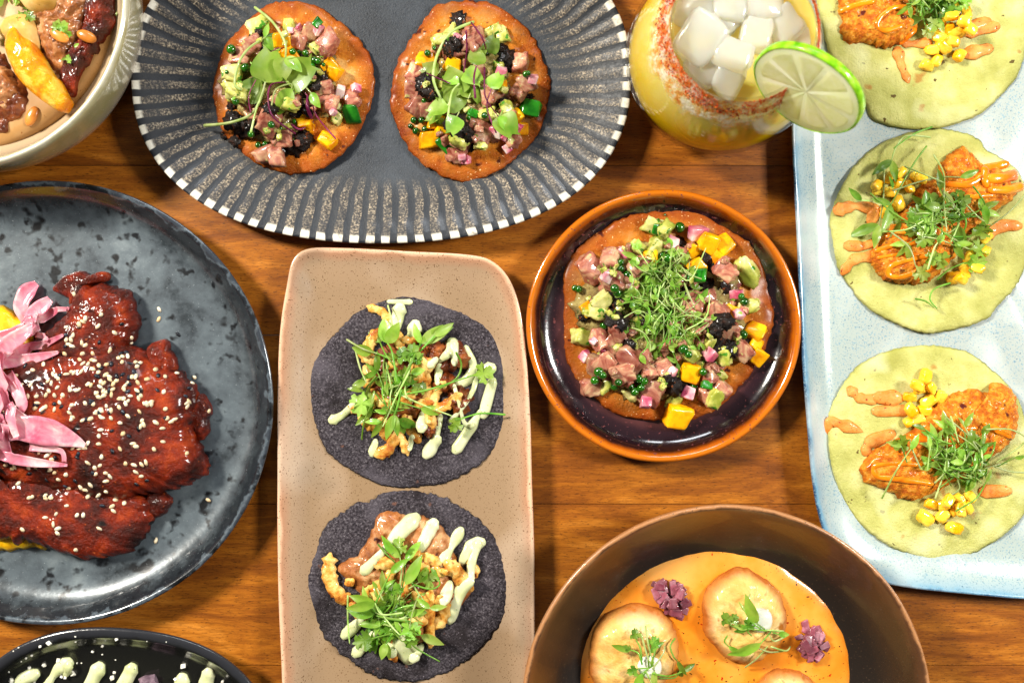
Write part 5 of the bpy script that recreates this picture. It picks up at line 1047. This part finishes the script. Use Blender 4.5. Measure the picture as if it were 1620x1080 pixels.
def crust():
    t = NT('salt_film'); v = t.vec(False); sp = t.n('ShaderNodeSeparateXYZ'); t.l(v, sp.inputs[0])
    z = t.math('ADD', t.math('MULTIPLY', sp.outputs[2], 1 / S), t.math('MULTIPLY', t.math('SUBTRACT', t.noise(v, 45, 4, .6), .5), 70))
    a = t.ramp(t.math('MULTIPLY', z, 1 / 260), [(.70, 0.0), (.76, .75), (.93, .85), (1.0, .5)])
    g = t.ramp(t.noise(v, 500, 4, .7), [(.35, .45), (.6, 1.0)])
    t.l(t.ramp(t.noise(v, 160, 5, .7), [(.42, 'f2ece0'), (.50, 'ecc090'), (.57, 'e07a28'), (.68, 'b83008')]), t.p.inputs['Base Color']); t.p.inputs['Roughness'].default_value = .5
    t.l(t.math('MULTIPLY', a, g), t.p.inputs['Alpha']); t.l(t.bump(t.noise(v, 700, 4), .8, .001), t.p.inputs['Normal'])
    return t.m
lathe('salt_crust', [(wall_r(z) + .6, z) for z in (168, 176, 184, 192, 200, 208, 216, 224, 232, 240, 246)], crust(), gl, cap=False)
M_ice = food('cloudy_ice', [(.3, 'f6f5ea'), (.7, 'fefefa')], 40, 3, .12, .3, 120, sss=.5, coat=.5, trans=.5, ssr=(.02,), dist=1, transl=.35)
ICE = [chunk('ice_cube', 1, 1, 1, M_ice, 150 + i, .26, .08, 2) for i in range(4)]
K10 = Z(980, 0, 3.6)
icl = ['wide ice cube at the far left wall of the glass', 'ice cube at the top edge of the photo in the glass', 'ice cube against the right part of the rim near the top', 'round ice cube touching the right wall of the glass', 'small round ice cube between the lime wheel and the top', 'large ice cube left of the glass centre', 'squarish ice cube just left of the lime wheel', 'lowest ice cube beside the open patch of drink', 'ice cube leaning on the lower left wall', 'sliver of ice at the right wall above the lime', 'ice cube under the middle of the glass', 'flat ice cube between the largest cubes']
for i, (x, y, w_, hh) in enumerate([(430, 50, 190, 192), (620, 40, 170, 196), (830, 40, 180, 198), (955, 155, 165, 194), (785, 190, 160, 200), (455, 235, 210, 198), (655, 335, 180, 204), (620, 470, 150, 194), (480, 400, 170, 190), (1060, 215, 90, 188), (570, 140, 170, 186), (730, 90, 120, 190)]):
    u, v = K10(x, y); c = W(u, v, hh); s_ = w_ / 3.6 * 1.12
    d = Vector((c.x - GX, c.y - GY, 0)); lim = 104 - s_ * .5
    if d.length > lim: c = Vector((GX, GY, c.z)) + d.normalized() * lim
    me = ICE[i % 4]
    o = bpy.data.objects.new('ice_cube', me); col.objects.link(o); o.location = c * S; o.scale = (s_, s_ * R.uniform(.85, 1.05), s_ * .7); o.rotation_euler = (R.uniform(-.25, .25), R.uniform(-.25, .25), R.uniform(0, 3))
    tag(o, icl[i], 'ice cube', 'ice cubes in the drink')
# lime wheel on the rim
lc = W(1279, 141, 262)
d_ = Vector((.8, -.6, 0)); be = math.radians(76); e_ = Vector((math.cos(be) * .6, math.cos(be) * .8, math.sin(be))); n_ = d_.cross(e_)
lw_ = thing('lime_wheel', 'thick slice of lime wedged on the rim of the drink', 'lime', lc)
def disc(name, m, r0, r1, th, bev, a0=0, a1=2 * math.pi, seg=72, rim_fn=None, wob=0.0, off=0.0):
    verts = []; faces = []; prof = [(r0, -th), (r1 - bev, -th), (r1, -th + bev), (r1, th - bev), (r1 - bev, th), (r0, th)] if r0 > 0 else [(0.01, -th), (r1 - bev, -th), (r1, -th + bev), (r1, th - bev), (r1 - bev, th), (.01, th)]
    full = abs(a1 - a0 - 2 * math.pi) < 1e-4; N = seg
    for i in range(N if full else N + 1):
        a = a0 + (a1 - a0) * i / N; dr_ = d_ * math.cos(a) + e_ * math.sin(a)
        for r, z in prof: verts.append(lc + dr_ * (r + wob * noise.noise(dr_ * 2)) + n_ * (z + off))
    P_ = len(prof); M_ = N if full else N
    for i in range(M_):
        j = (i + 1) % N if full else i + 1
        for k in range(P_): l = (k + 1) % P_; faces.append((i * P_ + k, j * P_ + k, j * P_ + l, i * P_ + l))
    if not full: faces.append(tuple(range(P_))); faces.append(tuple(reversed([N * P_ + k for k in range(P_)])))
    return make(name, verts, faces, m, lw_)
M_rind = food('lime_rind', [(.3, '4f9a08'), (.5, '86c81a'), (.7, 'a8dc3a')], 120, 3, .25, .3, 700, coat=.6); M_pith = food('lime_pith', [(.3, 'f0f4cc'), (.7, 'fafae8')], 60, 2, .45, sss=.2, transl=.7)
M_pulp = food('lime_pulp', [(.2, 'f2f4c4'), (.5, 'f8f8d8'), (.8, 'fdfde8')], 120, 5, .2, .3, 260, sss=.3, coat=.4, dist=2, ssr=(.01,), transl=.7)
disc('rind', M_rind, 76, 80, 6.5, 2.5, wob=1.5); disc('pith', M_pith, 0, 77, 6.1, 1, wob=1.5)
for i in range(9):
    a = 2 * math.pi * i / 9 + .2; cc = d_ * math.cos(a + .349) * 7 + e_ * math.sin(a + .349) * 7
    verts = []; faces = []
    out = []
    for k in range(9):
        t = a + .06 + (.698 - .12) * k / 8; out.append((69 * (1 - .05 * abs(k / 4 - 1) ** 3), t))
    prof = [Vector((0, 0, 0))]
    ring = [cc] + [d_ * math.cos(t) * r + e_ * math.sin(t) * r for r, t in out]
    cen = sum(ring, Vector((0, 0, 0))) / len(ring)
    for s_, zz in ((1, 6.0), (.98, 6.3), (.6, 6.4)):
        for q in ring: verts.append(lc + cen + (q - cen) * s_ + n_ * zz)
    L_ = len(ring)
    for k in range(2):
        for j in range(L_): l = (j + 1) % L_; faces.append((k * L_ + j, k * L_ + l, (k + 1) * L_ + l, (k + 1) * L_ + j))
    faces.append(tuple(2 * L_ + j for j in range(L_)))
    make('lime_segment', verts, faces, M_pulp, lw_)
print('objects', len(bpy.data.objects), 'tris', sum(len(o.data.polygons) for o in bpy.data.objects if o.type == 'MESH'))
